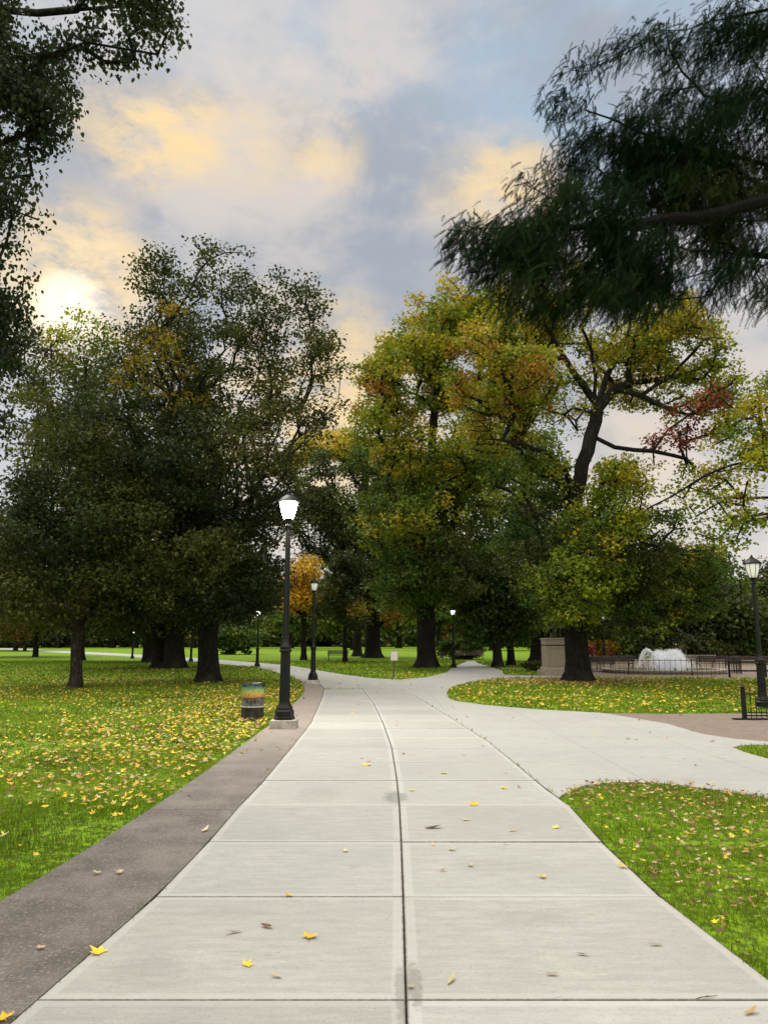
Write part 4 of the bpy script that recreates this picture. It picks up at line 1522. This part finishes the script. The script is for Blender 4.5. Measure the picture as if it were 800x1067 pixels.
    sv = np.stack([e0 - wv, e0 + wv, e1 + wv * .5, e1 - wv * .5], 1).reshape(-1, 3)
    sq = np.arange(len(sv)).reshape(-1, 4) + len(V)
    V = np.concatenate([V, sv]); C = np.concatenate([C, np.tile(np.array([[.03, .028, .015]]), (len(sv), 1))])
    mesh_np('needles', V, [tri, sq], M_NEEDLE, t, colors=np.clip(C, .002, 1))
    print('cypress needles', len(tri))


cypress()

# ------------------------------------------------------------------ shrubs


def shrub(name, label, px, py, w, h, pal, seed, n=60, nl=60, size=.2, rowdy=.7):
    r = np.random.default_rng(seed)
    q = G(px, py)
    t = empty(name, (q.x, q.y, 0), label, 'shrub')
    d = r.normal(0, 1, (n, 3)); d /= np.linalg.norm(d, axis=1, keepdims=True)
    T = d * r.uniform(.4, 1, (n, 1)) * np.array([w / 2, w * rowdy / 2, h / 2]) + np.array([0, 0, h / 2 + .05])
    T[:, 2] = np.maximum(T[:, 2], .15)
    pos, par, _ = make_skeleton([(0, 0, -.05), (0, 0, .1), (0, 0, .2)], [], T, r=r, seg=.4)
    V, F, _ = sweep_tree(pos, par, .06, sides=5, rmin=.01, flare=1)
    mesh_np('stem', V, F, M_BARK, t)
    V, F, C = leaves_mesh(T, nl, size, h * .11, clump_cols(T, [None] * n, pal, r, seed), r)
    mesh_np('foliage', V, F, M_LEAF, t, colors=C)
    return t


shrub('shrub', 'low clipped dark hedge left of the stone pedestal', 558, 699.5, 1.9, .55, DG, 101, 50, 60, .12)
shrub('shrub', 'reddish pink bush seen right of the maple trunk', 627, 691.5, 3.4, 2.0, RD + OG + [(.4, .12, .12)], 102, 60, 60, .28)
shrub('shrub', 'green bush between the reddish bush and the fountain', 652, 691, 5.5, 2.4, DG + MG, 103, 90, 60, .3)
shrub('shrub', 'dark rounded bushes behind the fountain spray', 722, 691.5, 6.5, 2.2, DG, 104, 100, 60, .3)
shrub('shrub', 'yellow green bush behind the terrace right of the fountain', 768, 690.5, 4.0, 2.3, YG[:2] + MG, 105, 70, 60, .3)
shrub('shrub', 'round pale green bush behind the oak trunk by the far path', 240, 682, 8.0, 4.2, MG + YG[:1], 106, 90, 60, .5)
shrub('shrub', 'green bush right of the yellow green tree trunk on the island', 480, 687, 5.0, 2.4, MG, 107, 70, 60, .35)

# ------------------------------------------------------------------ street lamps


def lamp(label, px, py, top_py, globe, plinth=True, thick=1.0, zoff=0, head_w=1.0):
    q = G(px, py)
    H = P(px, top_py, q.y).z
    t = empty('street_lamp', (q.x, q.y, 0), label, 'street lamp', 'black iron street lamps')
    z = 0.0
    if plinth:
        MB().box((0, 0, .07), (.52 * thick, .52 * thick, .22), bevel=.015).build('plinth', M_PLINTH, t)
        z = .18
    k = thick
    hl = .62 if H > 4.5 else .52            # lantern height
    body = H - hl
    MB().lathe([(.22 * k, z), (.22 * k, z + .05), (.20 * k, z + .06), (.20 * k, z + .17), (.17 * k, z + .20), (.175 * k, z + .23), (.13 * k, z + .30), (.115 * k, z + .34)], 8).build('base', M_IRON, t)
    lo = z + .33
    hi = lo + body * .24
    MB().lathe([(.115 * k, lo), (.11 * k, lo + .05), (.10 * k, hi - .08), (.10 * k, hi)], 32, flute=1, fdepth=.10).build('column', M_IRON, t)
    MB().lathe([(.10 * k, hi - .02), (.125 * k, hi), (.13 * k, hi + .03), (.11 * k, hi + .05), (.125 * k, hi + .08), (.12 * k, hi + .11), (.075 * k, hi + .16), (.065 * k, hi + .26)], 24).build('collar', M_IRON, t, True)
    MB().lathe([(.068 * k, hi + .2), (.058 * k, body * .7), (.05 * k, body - .14)], 20, flute=1, fdepth=.07).build('pole', M_IRON, t, True)
    MB().lathe([(.05 * k, body - .16), (.075 * k, body - .14), (.075 * k, body - .12), (.055 * k, body - .10), (.06 * k, body - .03), (.10 * k, body), (.10 * k, body + .02)], 20).build('neck', M_IRON, t, True)
    s = hl / .62 * head_w
    g0 = body + .02
    lan = MB().lathe([(.085 * s, g0), (.10 * s, g0 + .01), (.13 * s, g0 + .10 * s), (.165 * s, g0 + .22 * s), (.18 * s, g0 + .33 * s), (.175 * s, g0 + .36 * s)], 16).build('globe', globe, t, True)
    g1 = g0 + .36 * s
    MB().lathe([(.20 * s, g1 - .012), (.235 * s, g1 + .0), (.235 * s, g1 + .02), (.19 * s, g1 + .07), (.10 * s, g1 + .14), (.055 * s, g1 + .16), (.05 * s, g1 + .19), (.02 * s, g1 + .205), (.03 * s, g1 + .225), (.012 * s, g1 + .25)], 20).build('cap', M_IRON, t, True)
    fr = MB()
    for i in range(8):
        a = 2 * PI * i / 8
        fr.tube([((.10 * s + .004) * math.cos(a), (.10 * s + .004) * math.sin(a), g0), ((.172 * s) * math.cos(a), (.172 * s) * math.sin(a), g0 + .22 * s), ((.19 * s) * math.cos(a), (.19 * s) * math.sin(a), g1)], .006, 5)
    fr.build('lantern_frame', M_IRON, t)
    return t, q, g0 + .2


lt, lq, lz = lamp('tall black lamp with its lantern glowing white, nearest to the camera beside the drum', 296, 759, 512, M_GLOBE_BRIGHT)
pl = bpy.data.lights.new('lamp_bulb', 'POINT')
pl.energy = 700
pl.shadow_soft_size = .22
pl.color = (1, .96, .82)
po = bpy.data.objects.new('lamp_bulb', pl)
COL.objects.link(po)
po.parent = lt
po.location = (0, 0, lz - .05)
# the bulb sits within the globe: open it to its own light
bpy.data.objects['globe'].visible_shadow = True
lamp('black lamp with frosted lantern standing where the path bends left, second from the drum', 326, 713, 603, M_GLOBE_DIM)
lamp('distant black lamp with white lantern beside the far left path, right of the oak trunk', 268, 695, 634, M_GLOBE_LIT, False)
lamp('distant lamp with a pale yellow lantern right of the thick island tree trunk', 472.5, 696, 633, M_GLOBE_LIT, False)
lamp('black iron lamp rising behind the short railing at the right edge', 795, 738, 583, M_GLOBE_DIM, False, 1.0, head_w=1.25)
lamp('small far lamp on the left lawn path between the massive trunk and the oak trunk', 199, 689.5, 650, M_GLOBE_LIT, False)
lamp('tiny far lamp by the bend of the pale path left of the thin trunk', 138, 686.3, 655, M_GLOBE_LIT, False)
lamp('far lamp glowing yellow among the trees above the fountain', 704, 690.5, 668, M_GLOBE_LIT, False)
lamp('far lamp glowing white at the right edge beyond the iron lamp', 795, 688, 664, M_GLOBE_LIT, False)
lamp('far slim lamp behind the reddish bush right of the maple trunk', 630, 692, 640, M_GLOBE_DIM, False)
lamp('far lamp lit low just right of the pale yellow lit one', 479.5, 686, 650, M_GLOBE_LIT, False)

# ------------------------------------------------------------------ litter drum


def drum():
    q = G(263, 750.5)
    t = empty('litter_bin', (q.x, q.y, 0), 'old steel drum bin with a rainbow painted top on the leafy lawn edge', 'bin')
    m, s = mat('drum_paint')
    tc = s.n('ShaderNodeTexCoord').outputs['Object']
    sp = s.n('ShaderNodeSeparateXYZ')
    s.set(sp.inputs[0], tc)
    n = s.noise(tc, 9, 5, .65)
    zz = s.math('ADD', sp.outputs[2], s.math('MULTIPLY', s.math('SUBTRACT', n, .5), .05))
    cr = s.n('ShaderNodeValToRGB')
    s.set(cr.inputs[0], s.mapr(zz, .50, .86, 0, 1, False))
    e = cr.color_ramp.elements
    e[0].position = 0; e[0].color = (.26, .08, .02, 1)
    e[1].position = 1; e[1].color = (.06, .16, .17, 1)
    for p, c in ((.10, (.40, .20, .03, 1)), (.28, (.40, .32, .05, 1)), (.45, (.27, .34, .08, 1)), (.62, (.10, .24, .13, 1)), (.8, (.09, .22, .22, 1))):
        x = e.new(p); x.color = c
    d = s.mix(s.mapr(s.noise(tc, 22, 5, .7), .50, .64, 0, .75), cr.outputs[0], (.05, .035, .025))
    finish(s, principled(s, d, .55, bump(s, n, .2, .01)))
    M_RB = m
    mg = flat_mat('drum_grey', (.13, .125, .115), .6, 0, .4, 7, .45, .2)
    md = flat_mat('drum_dark', (.025, .02, .018), .6, 0, .4, 9, .6, .3)
    rr = .255
    MB().lathe([(rr, .0), (rr, .30), (rr + .006, .31)], 36).build('lower_body', md, t, True)
    MB().lathe([(rr - .002, .31), (rr - .002, .51)], 36, cap=False).build('middle_band', mg, t, True)
    MB().lathe([(rr, .51), (rr, .80)], 36, cap=False).build('painted_band', M_RB, t, True, 'rainbow painted top band')
    for z, mm in ((.305, flat_mat('drum_rib', (.33, .32, .28), .5, 0, .5, 12, .3)), (.51, flat_mat('drum_rust', (.22, .07, .03), .7, 0, .4, 12, .4))):
        MB().lathe([(rr, z - .014), (rr + .012, z - .006), (rr + .012, z + .006), (rr, z + .014)], 36, cap=False).build('rib', mm, t, True)
    MB().lathe([(rr - .004, .775), (rr + .012, .785), (rr + .012, .80), (rr - .012, .805), (rr - .014, .60)], 36, cap=False).build('rim', flat_mat('drum_rim', (.16, .22, .20), .5, .2, .5, 12, .4), t, True)
    # black liner: gathered over the rim
    b = bmesh.new()
    seg = 40
    rings = []
    rq = random.Random(3)
    ph = [rq.uniform(-1, 1) for _ in range(seg)]
    for (r0, z0, j) in ((.15, .55, .0), (.225, .72, .01), (.245, .81, .012), (.262, .822, .012), (.276, .80, .012), (.277, .765, .03)):
        rings.append([b.verts.new(((r0 + .004 * ph[i]) * math.cos(2 * PI * i / seg), (r0 + .004 * ph[i]) * math.sin(2 * PI * i / seg), z0 + j * ph[i])) for i in range(seg)])
    for a, c in zip(rings, rings[1:]):
        for i in range(seg):
            jn = (i + 1) % seg
            b.faces.new((a[i], a[jn], c[jn], c[i]))
    b.faces.new(rings[0])
    x = MB(); x.b.free(); x.b = b
    x.build('liner_bag', flat_mat('black_plastic', (.012, .013, .015), .25, 0, .5), t, True)
    # blurred painted lettering strokes on the middle band
    g = MB()
    face = math.atan2(-q.y, -q.x)
    rq = random.Random(11)
    for i in range(7):
        a = face + (-.55 + .16 * i)
        for kx in range(2):
            aa = a + rq.uniform(-.05, .05)
            z0 = .37 + rq.uniform(0, .03)
            pts = [((rr + .002) * math.cos(aa + dx), (rr + .002) * math.sin(aa + dx), z0 + dz) for dx, dz in ((0, 0), (.03 * rq.uniform(-1, 1), .04), (.05 * rq.uniform(-1, 1), .08))]
            g.tube(pts, .006, 5)
    g.build('painted_marks', md, t)


drum()

# ------------------------------------------------------------------ small sign


def sign():
    q = G(410, 708.8)
    k = q.y / FPX
    t = empty('notice_sign', (q.x, q.y, 0), 'small cream notice board on a thin post where the path meets the island lawn', 'sign')
    zt = P(410, 678, q.y).z
    zb = P(410, 688.5, q.y).z
    MB().tube([(-.08, 0, -.05), (0, 0, zb * .4), (.03, 0, zt - .1)], .022, 8).build('post', M_WOOD, t)
    MB().box((.03, -.035, (zt + zb) / 2), (7.6 * k, .03, zt - zb), bevel=.006).build('board', M_WHITE, t)
    f = MB()
    w, h, zc = 7.6 * k, zt - zb, (zt + zb) / 2
    f.box((.03, -.053, zc + h / 2 - .015), (w + .02, .02, .03)).box((.03, -.053, zc - h / 2 + .015), (w + .02, .02, .03))
    f.box((.03 - w / 2 + .01, -.0535, zc), (.02, .018, h - .062)).box((.03 + w / 2 - .01, -.0535, zc), (.02, .018, h - .062))
    f.build('border', flat_mat('sign_border', (.36, .33, .24), .6), t)


sign()

# ------------------------------------------------------------------ pedestal and statue


def pedestal():
    q = G(581, 704)
    Y = q.y
    k = Y / FPX
    t = empty('stone_pedestal', (q.x, Y, 0), 'pale granite pedestal half hidden by the maple trunk', 'pedestal')
    zt = P(581, 665, Y).z
    hw = 14 * k
    w = 2 * hw
    MB().box((0, 0, .12), (w * 1.30, w * 1.15, .34), bevel=.02).build('plinth', M_STONE, t)
    MB().box((0, 0, .38), (w * 1.12, w * 1.0, .18), bevel=.03, taper=.92).build('base_moulding', M_STONE, t)
    d0, d1 = .475, zt - .40
    MB().box((0, 0, (d0 + d1) / 2), (w * .98, w * .88, d1 - d0), bevel=.015).build('die', M_STONE, t)
    MB().box((0, 0, d1 + .03), (w * .96, w * .86, .056)).build('frieze_band', M_BRONZE, t)
    MB().box((0, 0, d1 + .19), (w * .98, w * .88, .25), bevel=.01).build('frieze', M_STONE, t)
    MB().box((0, 0, zt - .035), (w * 1.04, w * .94, .08), bevel=.02).build('cap', M_STONE, t)
    # raised panel edge on the front of the die
    f = MB()
    zc = (d0 + d1) / 2
    yy = -w * .44 - .006
    hh = (d1 - d0) * .8
    f.box((0, yy, zc + hh / 2), (w * .8, .02, .03)).box((0, yy, zc - hh / 2), (w * .8, .02, .03)).box((-w * .4 + .015, yy, zc), (.03, .018, hh - .034)).box((w * .4 - .015, yy, zc), (.03, .018, hh - .034))
    f.build('panel_frame', M_STONE, t)
    # standing bronze figure
    s = empty('bronze_statue', (q.x, Y, zt + .005), 'dark bronze standing figure in a long coat on top of the granite pedestal', 'statue')
    me = bpy.data.meshes.new('figure')
    verts = [(0, 0, 1.12), (0, 0, 1.40), (0, 0, 1.68), (0, 0, 1.86), (0, -.02, 2.0), (0, -.02, 2.16),     # 0..5 pelvis, waist, chest, neck, head
             (-.13, 0, 1.05), (-.15, -.05, .62), (-.16, .02, .14), (-.18, -.18, .07),                    # 6..9 leg
             (.13, 0, 1.05), (.17, .05, .62), (.20, .08, .14), (.22, -.10, .07),                         # 10..13
             (-.27, 0, 1.72), (-.36, .02, 1.40), (-.30, -.16, 1.16), (-.22, -.24, 1.16),                   # 14..17 arm bent
             (.27, 0, 1.72), (.38, .03, 1.40), (.42, -.02, 1.10), (.42, -.05, 1.00)]
    edges = [(0, 1), (1, 2), (2, 3), (3, 4), (4, 5), (0, 6), (6, 7), (7, 8), (8, 9), (0, 10), (10, 11), (11, 12), (12, 13), (2, 14), (14, 15), (15, 16), (16, 17), (2, 18), (18, 19), (19, 20), (20, 21)]
    rads = [.20, .18, .21, .08, .11, .10, .14, .10, .07, .05, .14, .10, .07, .05, .10, .075, .055, .045, .10, .075, .055, .045]
    me.from_pydata(verts, edges, [])
    o = bpy.data.objects.new('figure', me)
    COL.objects.link(o)
    md = o.modifiers.new('skin', 'SKIN')
    sk = me.skin_vertices[0].data
    for i, rr in enumerate(rads): sk[i].radius = (rr, rr * .8)
    sk[0].use_root = True
    o.modifiers.new('sub', 'SUBSURF').levels = 2
    o.modifiers['sub'].render_levels = 2
    me.materials.append(M_BRONZE)
    o.parent = s
    MB().lathe([(.36, .50), (.33, .75), (.27, 1.05), (.225, 1.35), (.26, 1.55), (.22, 1.72), (.12, 1.80)], 18, flute=1, fdepth=.06).build('coat', M_BRONZE, s, True)
    MB().box((0, 0, .03), (.75, .6, .06), bevel=.01).build('footing', M_BRONZE, s)


pedestal()

# ------------------------------------------------------------------ fountain


def fountain():
    q = G(690, 701)
    Y = q.y
    t = empty('fountain', (q.x, Y, 0), 'round fountain basin throwing white arching spray beyond the maple lawn', 'fountain')
    MB().lathe([(3.3, .0), (3.32, .16), (3.42, .17), (3.42, .24), (3.0, .24), (3.0, .12)], 56, cap=False).build('basin', M_STONE, t, True)
    mw, s = mat('water')
    n = s.noise(s.n('ShaderNodeNewGeometry').outputs['Position'], 9, 4, .6)
    finish(s, principled(s, (.10, .13, .13), .08, bump(s, n, .6, .03)))
    MB().lathe([(2.99, .18), (.01, .18)], 48, cap=False).build('water', mw, t)
    ms, s = mat('spray')
    p = principled(s, (.93, .94, .96), .5, spec=.4)
    tl = s.n('ShaderNodeBsdfTranslucent'); tl.inputs[0].default_value = (.95, .96, .98, 1)
    mx = s.n('ShaderNodeMixShader'); mx.inputs[0].default_value = .4
    s.set(mx.inputs[1], p); s.set(mx.inputs[2], tl.outputs[0])
    finish(s, mx.outputs[0])
    r = np.random.default_rng(5)
    V = []

    def drops(c, sz):
        n_ = len(c)
        a = r.normal(0, 1, (n_, 3)); a /= np.linalg.norm(a, axis=1, keepdims=True)
        b = np.cross(a, r.normal(0, 1, (n_, 3))); b /= np.linalg.norm(b, axis=1, keepdims=True)
        sz = sz[:, None]
        a[:, 2] *= 1.8
        V.append(np.stack([c + a * sz, c + b * sz * .5, c - a * sz, c - b * sz * .5], 1).reshape(-1, 3))
    # jets: from the ring inwards and outwards, parabolas that break into mist
    for j in range(24):
        ang = 2 * PI * j / 24
        x0, y0 = 2.1 * math.cos(ang) * .62, 1.9 * math.sin(ang)
        vx, vy = -math.cos(ang) * .9 + .0, -math.sin(ang) * .6
        n_ = 900
        tt = r.uniform(0, 1.02, n_) ** .8
        hmax = r.uniform(.75, 1.0) * 1.0
        z = .2 + 4 * hmax * 1.15 * tt * (1 - tt)
        sp_ = .03 + .16 * tt
        c = np.stack([x0 + vx * tt * 1.6, y0 + vy * tt * 1.6, z], 1) + r.normal(0, 1, (n_, 3)) * sp_[:, None]
        c[:, 2] = np.maximum(c[:, 2], .2)
        ex = c[:, 0]
        env = 1.28 - .75 * np.exp(-((ex + .25) / .28) ** 2) - .9 * np.clip(-ex - .75, 0, 1) + .12 * np.sin(ex * 9)
        kk = (c[:, 2] < env) & ((ex > -.2) | (r.random(n_) < .35))
        drops(c[kk], r.uniform(.012, .035, n_)[kk])
    # loop of the leaning left jet
    n_ = 2600
    tt = r.uniform(0, 1, n_)
    x = -1.55 + 1.2 * tt
    z = .25 + 4 * 1.03 * tt * (1 - tt)
    drops(np.stack([x, -.5 + .3 * tt, z], 1) + r.normal(0, .04, (n_, 3)), r.uniform(.014, .04, n_))
    # mist body
    n_ = 14000
    x = r.normal(.55, .42, n_); y = r.normal(0, .7, n_); z = np.abs(r.normal(.0, .5, n_)) + .2
    top = 1.3 - .25 * np.abs(x - .35) - .35 * np.abs(np.sin(x * 2.6 + .6))
    k = z < top
    drops(np.stack([x, y, z], 1)[k], r.uniform(.01, .03, n_)[k])
    V = np.concatenate(V)
    F = np.arange(len(V)).reshape(-1, 4)
    mesh_np('spray', V, F, ms, t)
    for j in range(8):
        ang = 2 * PI * j / 8
        MB().lathe([(.04, .15), (.03, .32)], 8, (2.1 * math.cos(ang) * .62, 1.9 * math.sin(ang), 0)).build('nozzle', M_IRON, t)
    # encircling low railing
    rl = empty('fountain_railing', (q.x, Y, 0), 'low dark iron railing encircling the fountain basin', 'railing')
    R0 = 4.1
    for z in (.12, .78):
        MB().tube([(R0 * math.cos(2 * PI * i / 64), R0 * math.sin(2 * PI * i / 64), z) for i in range(65)], .016, 6).build('rail', M_IRON, rl)
    for i in range(96):
        a = 2 * PI * (i + .25) / 96
        MB().tube([(R0 * math.cos(a), R0 * math.sin(a), 0), (R0 * math.cos(a), R0 * math.sin(a), .86)], .010 if i % 12 else .028, 5).build('baluster' if i % 12 else 'post', M_IRON, rl)


fountain()

# ------------------------------------------------------------------ near railing at right


def railing():
    q = G(775.5, 750.5)
    Y = q.y
    H = P(775, 716, Y).z
    t = empty('iron_railing', (q.x, Y, 0), 'short black picket railing with a ball topped end post before the right hand lamp', 'railing')
    L = 6.0
    k = Y / FPX
    MB().box((0, 0, H * .46), (.085, .085, H * .92), bevel=.008).build('end_post', M_IRON, t)
    MB().lathe([(.05, H * .92), (.06, H * .93), (.03, H * .955), (.05, H * .98), (.055, H * 1.0), (.045, H * 1.03), (.012, H * 1.07)], 16).build('finial', M_IRON, t, True)
    MB().box((.12, 0, .03), (.75, .18, .03), bevel=.004).build('foot_plate', M_IRON, t)
    for z in (.10, .17 + .0, H * .80):
        MB().box((.04 + L / 2, 0, z), (L, .035, .018 if z > .12 else .03)).build('rail', M_IRON, t)
    n = int(L / .115)
    for i in range(n):
        x = .16 + i * .115
        hh = H * (.90 if i % 2 else .97)
        MB().tube([(x, .0, .03), (x, .0, hh - .03), (x, 0, hh)], [.010, .010, .003], 6).build('picket', M_IRON, t)
    MB().box((L + .08, 0, H * .46), (.085, .085, H * .92), bevel=.008).build('end_post', M_IRON, t)


railing()

# ------------------------------------------------------------------ benches, far railings


def bench(label, px, py, rz=0, W_=1.9, wood=None, grp=None):
    q = G(px, py)
    t = empty('park_bench', (q.x, q.y, .01), label, 'bench', grp, rz)
    wd = wood or M_WOOD
    s = MB()
    for i in range(4): s.box((0, -.18 + i * .12, .45), (W_, .10, .035), bevel=.006)
    s.build('seat', wd, t)
    s = MB()
    for i in range(3): s.box((0, .27 + i * .025, .58 + i * .13), (W_, .03, .10), bevel=.006, rx=R(-10))
    s.build('backrest', wd, t)
    for sx in (-1, 1):
        x = sx * (W_ / 2 - .15)
        f = MB()
        f.tube([(x, -.22, 0), (x, -.2, .42)], .025, 6).tube([(x, .22, 0), (x, .24, .43), (x, .33, .92)], .025, 6).tube([(x, -.22, .42), (x, .25, .42)], .02, 6).tube([(x, -.22, .62), (x, .27, .64)], .022, 6).tube([(x, -.21, .42), (x, -.22, .62)], .018, 6)
        f.build('side_frame', M_IRON, t)


M_WOODL = flat_mat('weathered_wood', (.22, .18, .14), .7, 0, .3, 12, .4, .2)
bench('dark bench on the fountain terrace, second from the iron lamp', 748, 699, R(175), 2.6)
bench('dark bench on the fountain terrace closest to the iron lamp', 778, 700, R(178), 2.6)
bench('weathered bench facing the basin just right of the fountain', 723, 697, R(170), 2.6, M_WOODL)
bench('dark bench left of the fountain beside the green bush', 642, 699, R(190), 2.2)
bench('dark bench close behind the maple trunk on its right', 624, 700, R(185), 1.8)
bench('dark bench beside the thick yellow green tree trunk on the far path', 463, 690, R(60), 1.8)
bench('brown bench at the end of the far path, right of the lit lamps', 489, 687.5, R(10), 3.0, M_WOODL)
bench('far bench under the slim tree behind the second lamp', 352, 688, R(0), 2.0)

rl = empty('terrace_railing', tuple(G(770, 706.5)), 'long low dark railing crossing behind the iron lamp along the terrace edge', 'railing')
for z in (.35, .75):
    MB().box((4, 0, z), (9.0, .05, .07)).build('rail', M_IRON, rl)
for i in range(6):
    MB().box((-.45 + i * 1.78, .06, .42), (.09, .06, .86), bevel=.006).build('post', M_IRON, rl)
# low stone kerb wall of the terrace
q = G(724, 694)
w_ = MB().box((0, 0, .22), (14, .4, .5), bevel=.03).build('terrace_wall', M_STONE)
w_.location = (q.x + 1, q.y, 0)
tag(w_, 'low pale stone wall behind the benches of the fountain terrace', 'wall')
q = G(640, 696)
w_ = MB().box((0, 0, .2), (2.6, .4, .42), bevel=.03).build('terrace_wall', M_STONE)
w_.location = (q.x, q.y + 2, 0)
tag(w_, 'short pale stone wall seen right of the maple trunk, left of the fountain', 'wall')

# dangling leaf tuft high above, from the overhanging tree is out of view
print('done, objects:', len(bpy.data.objects))
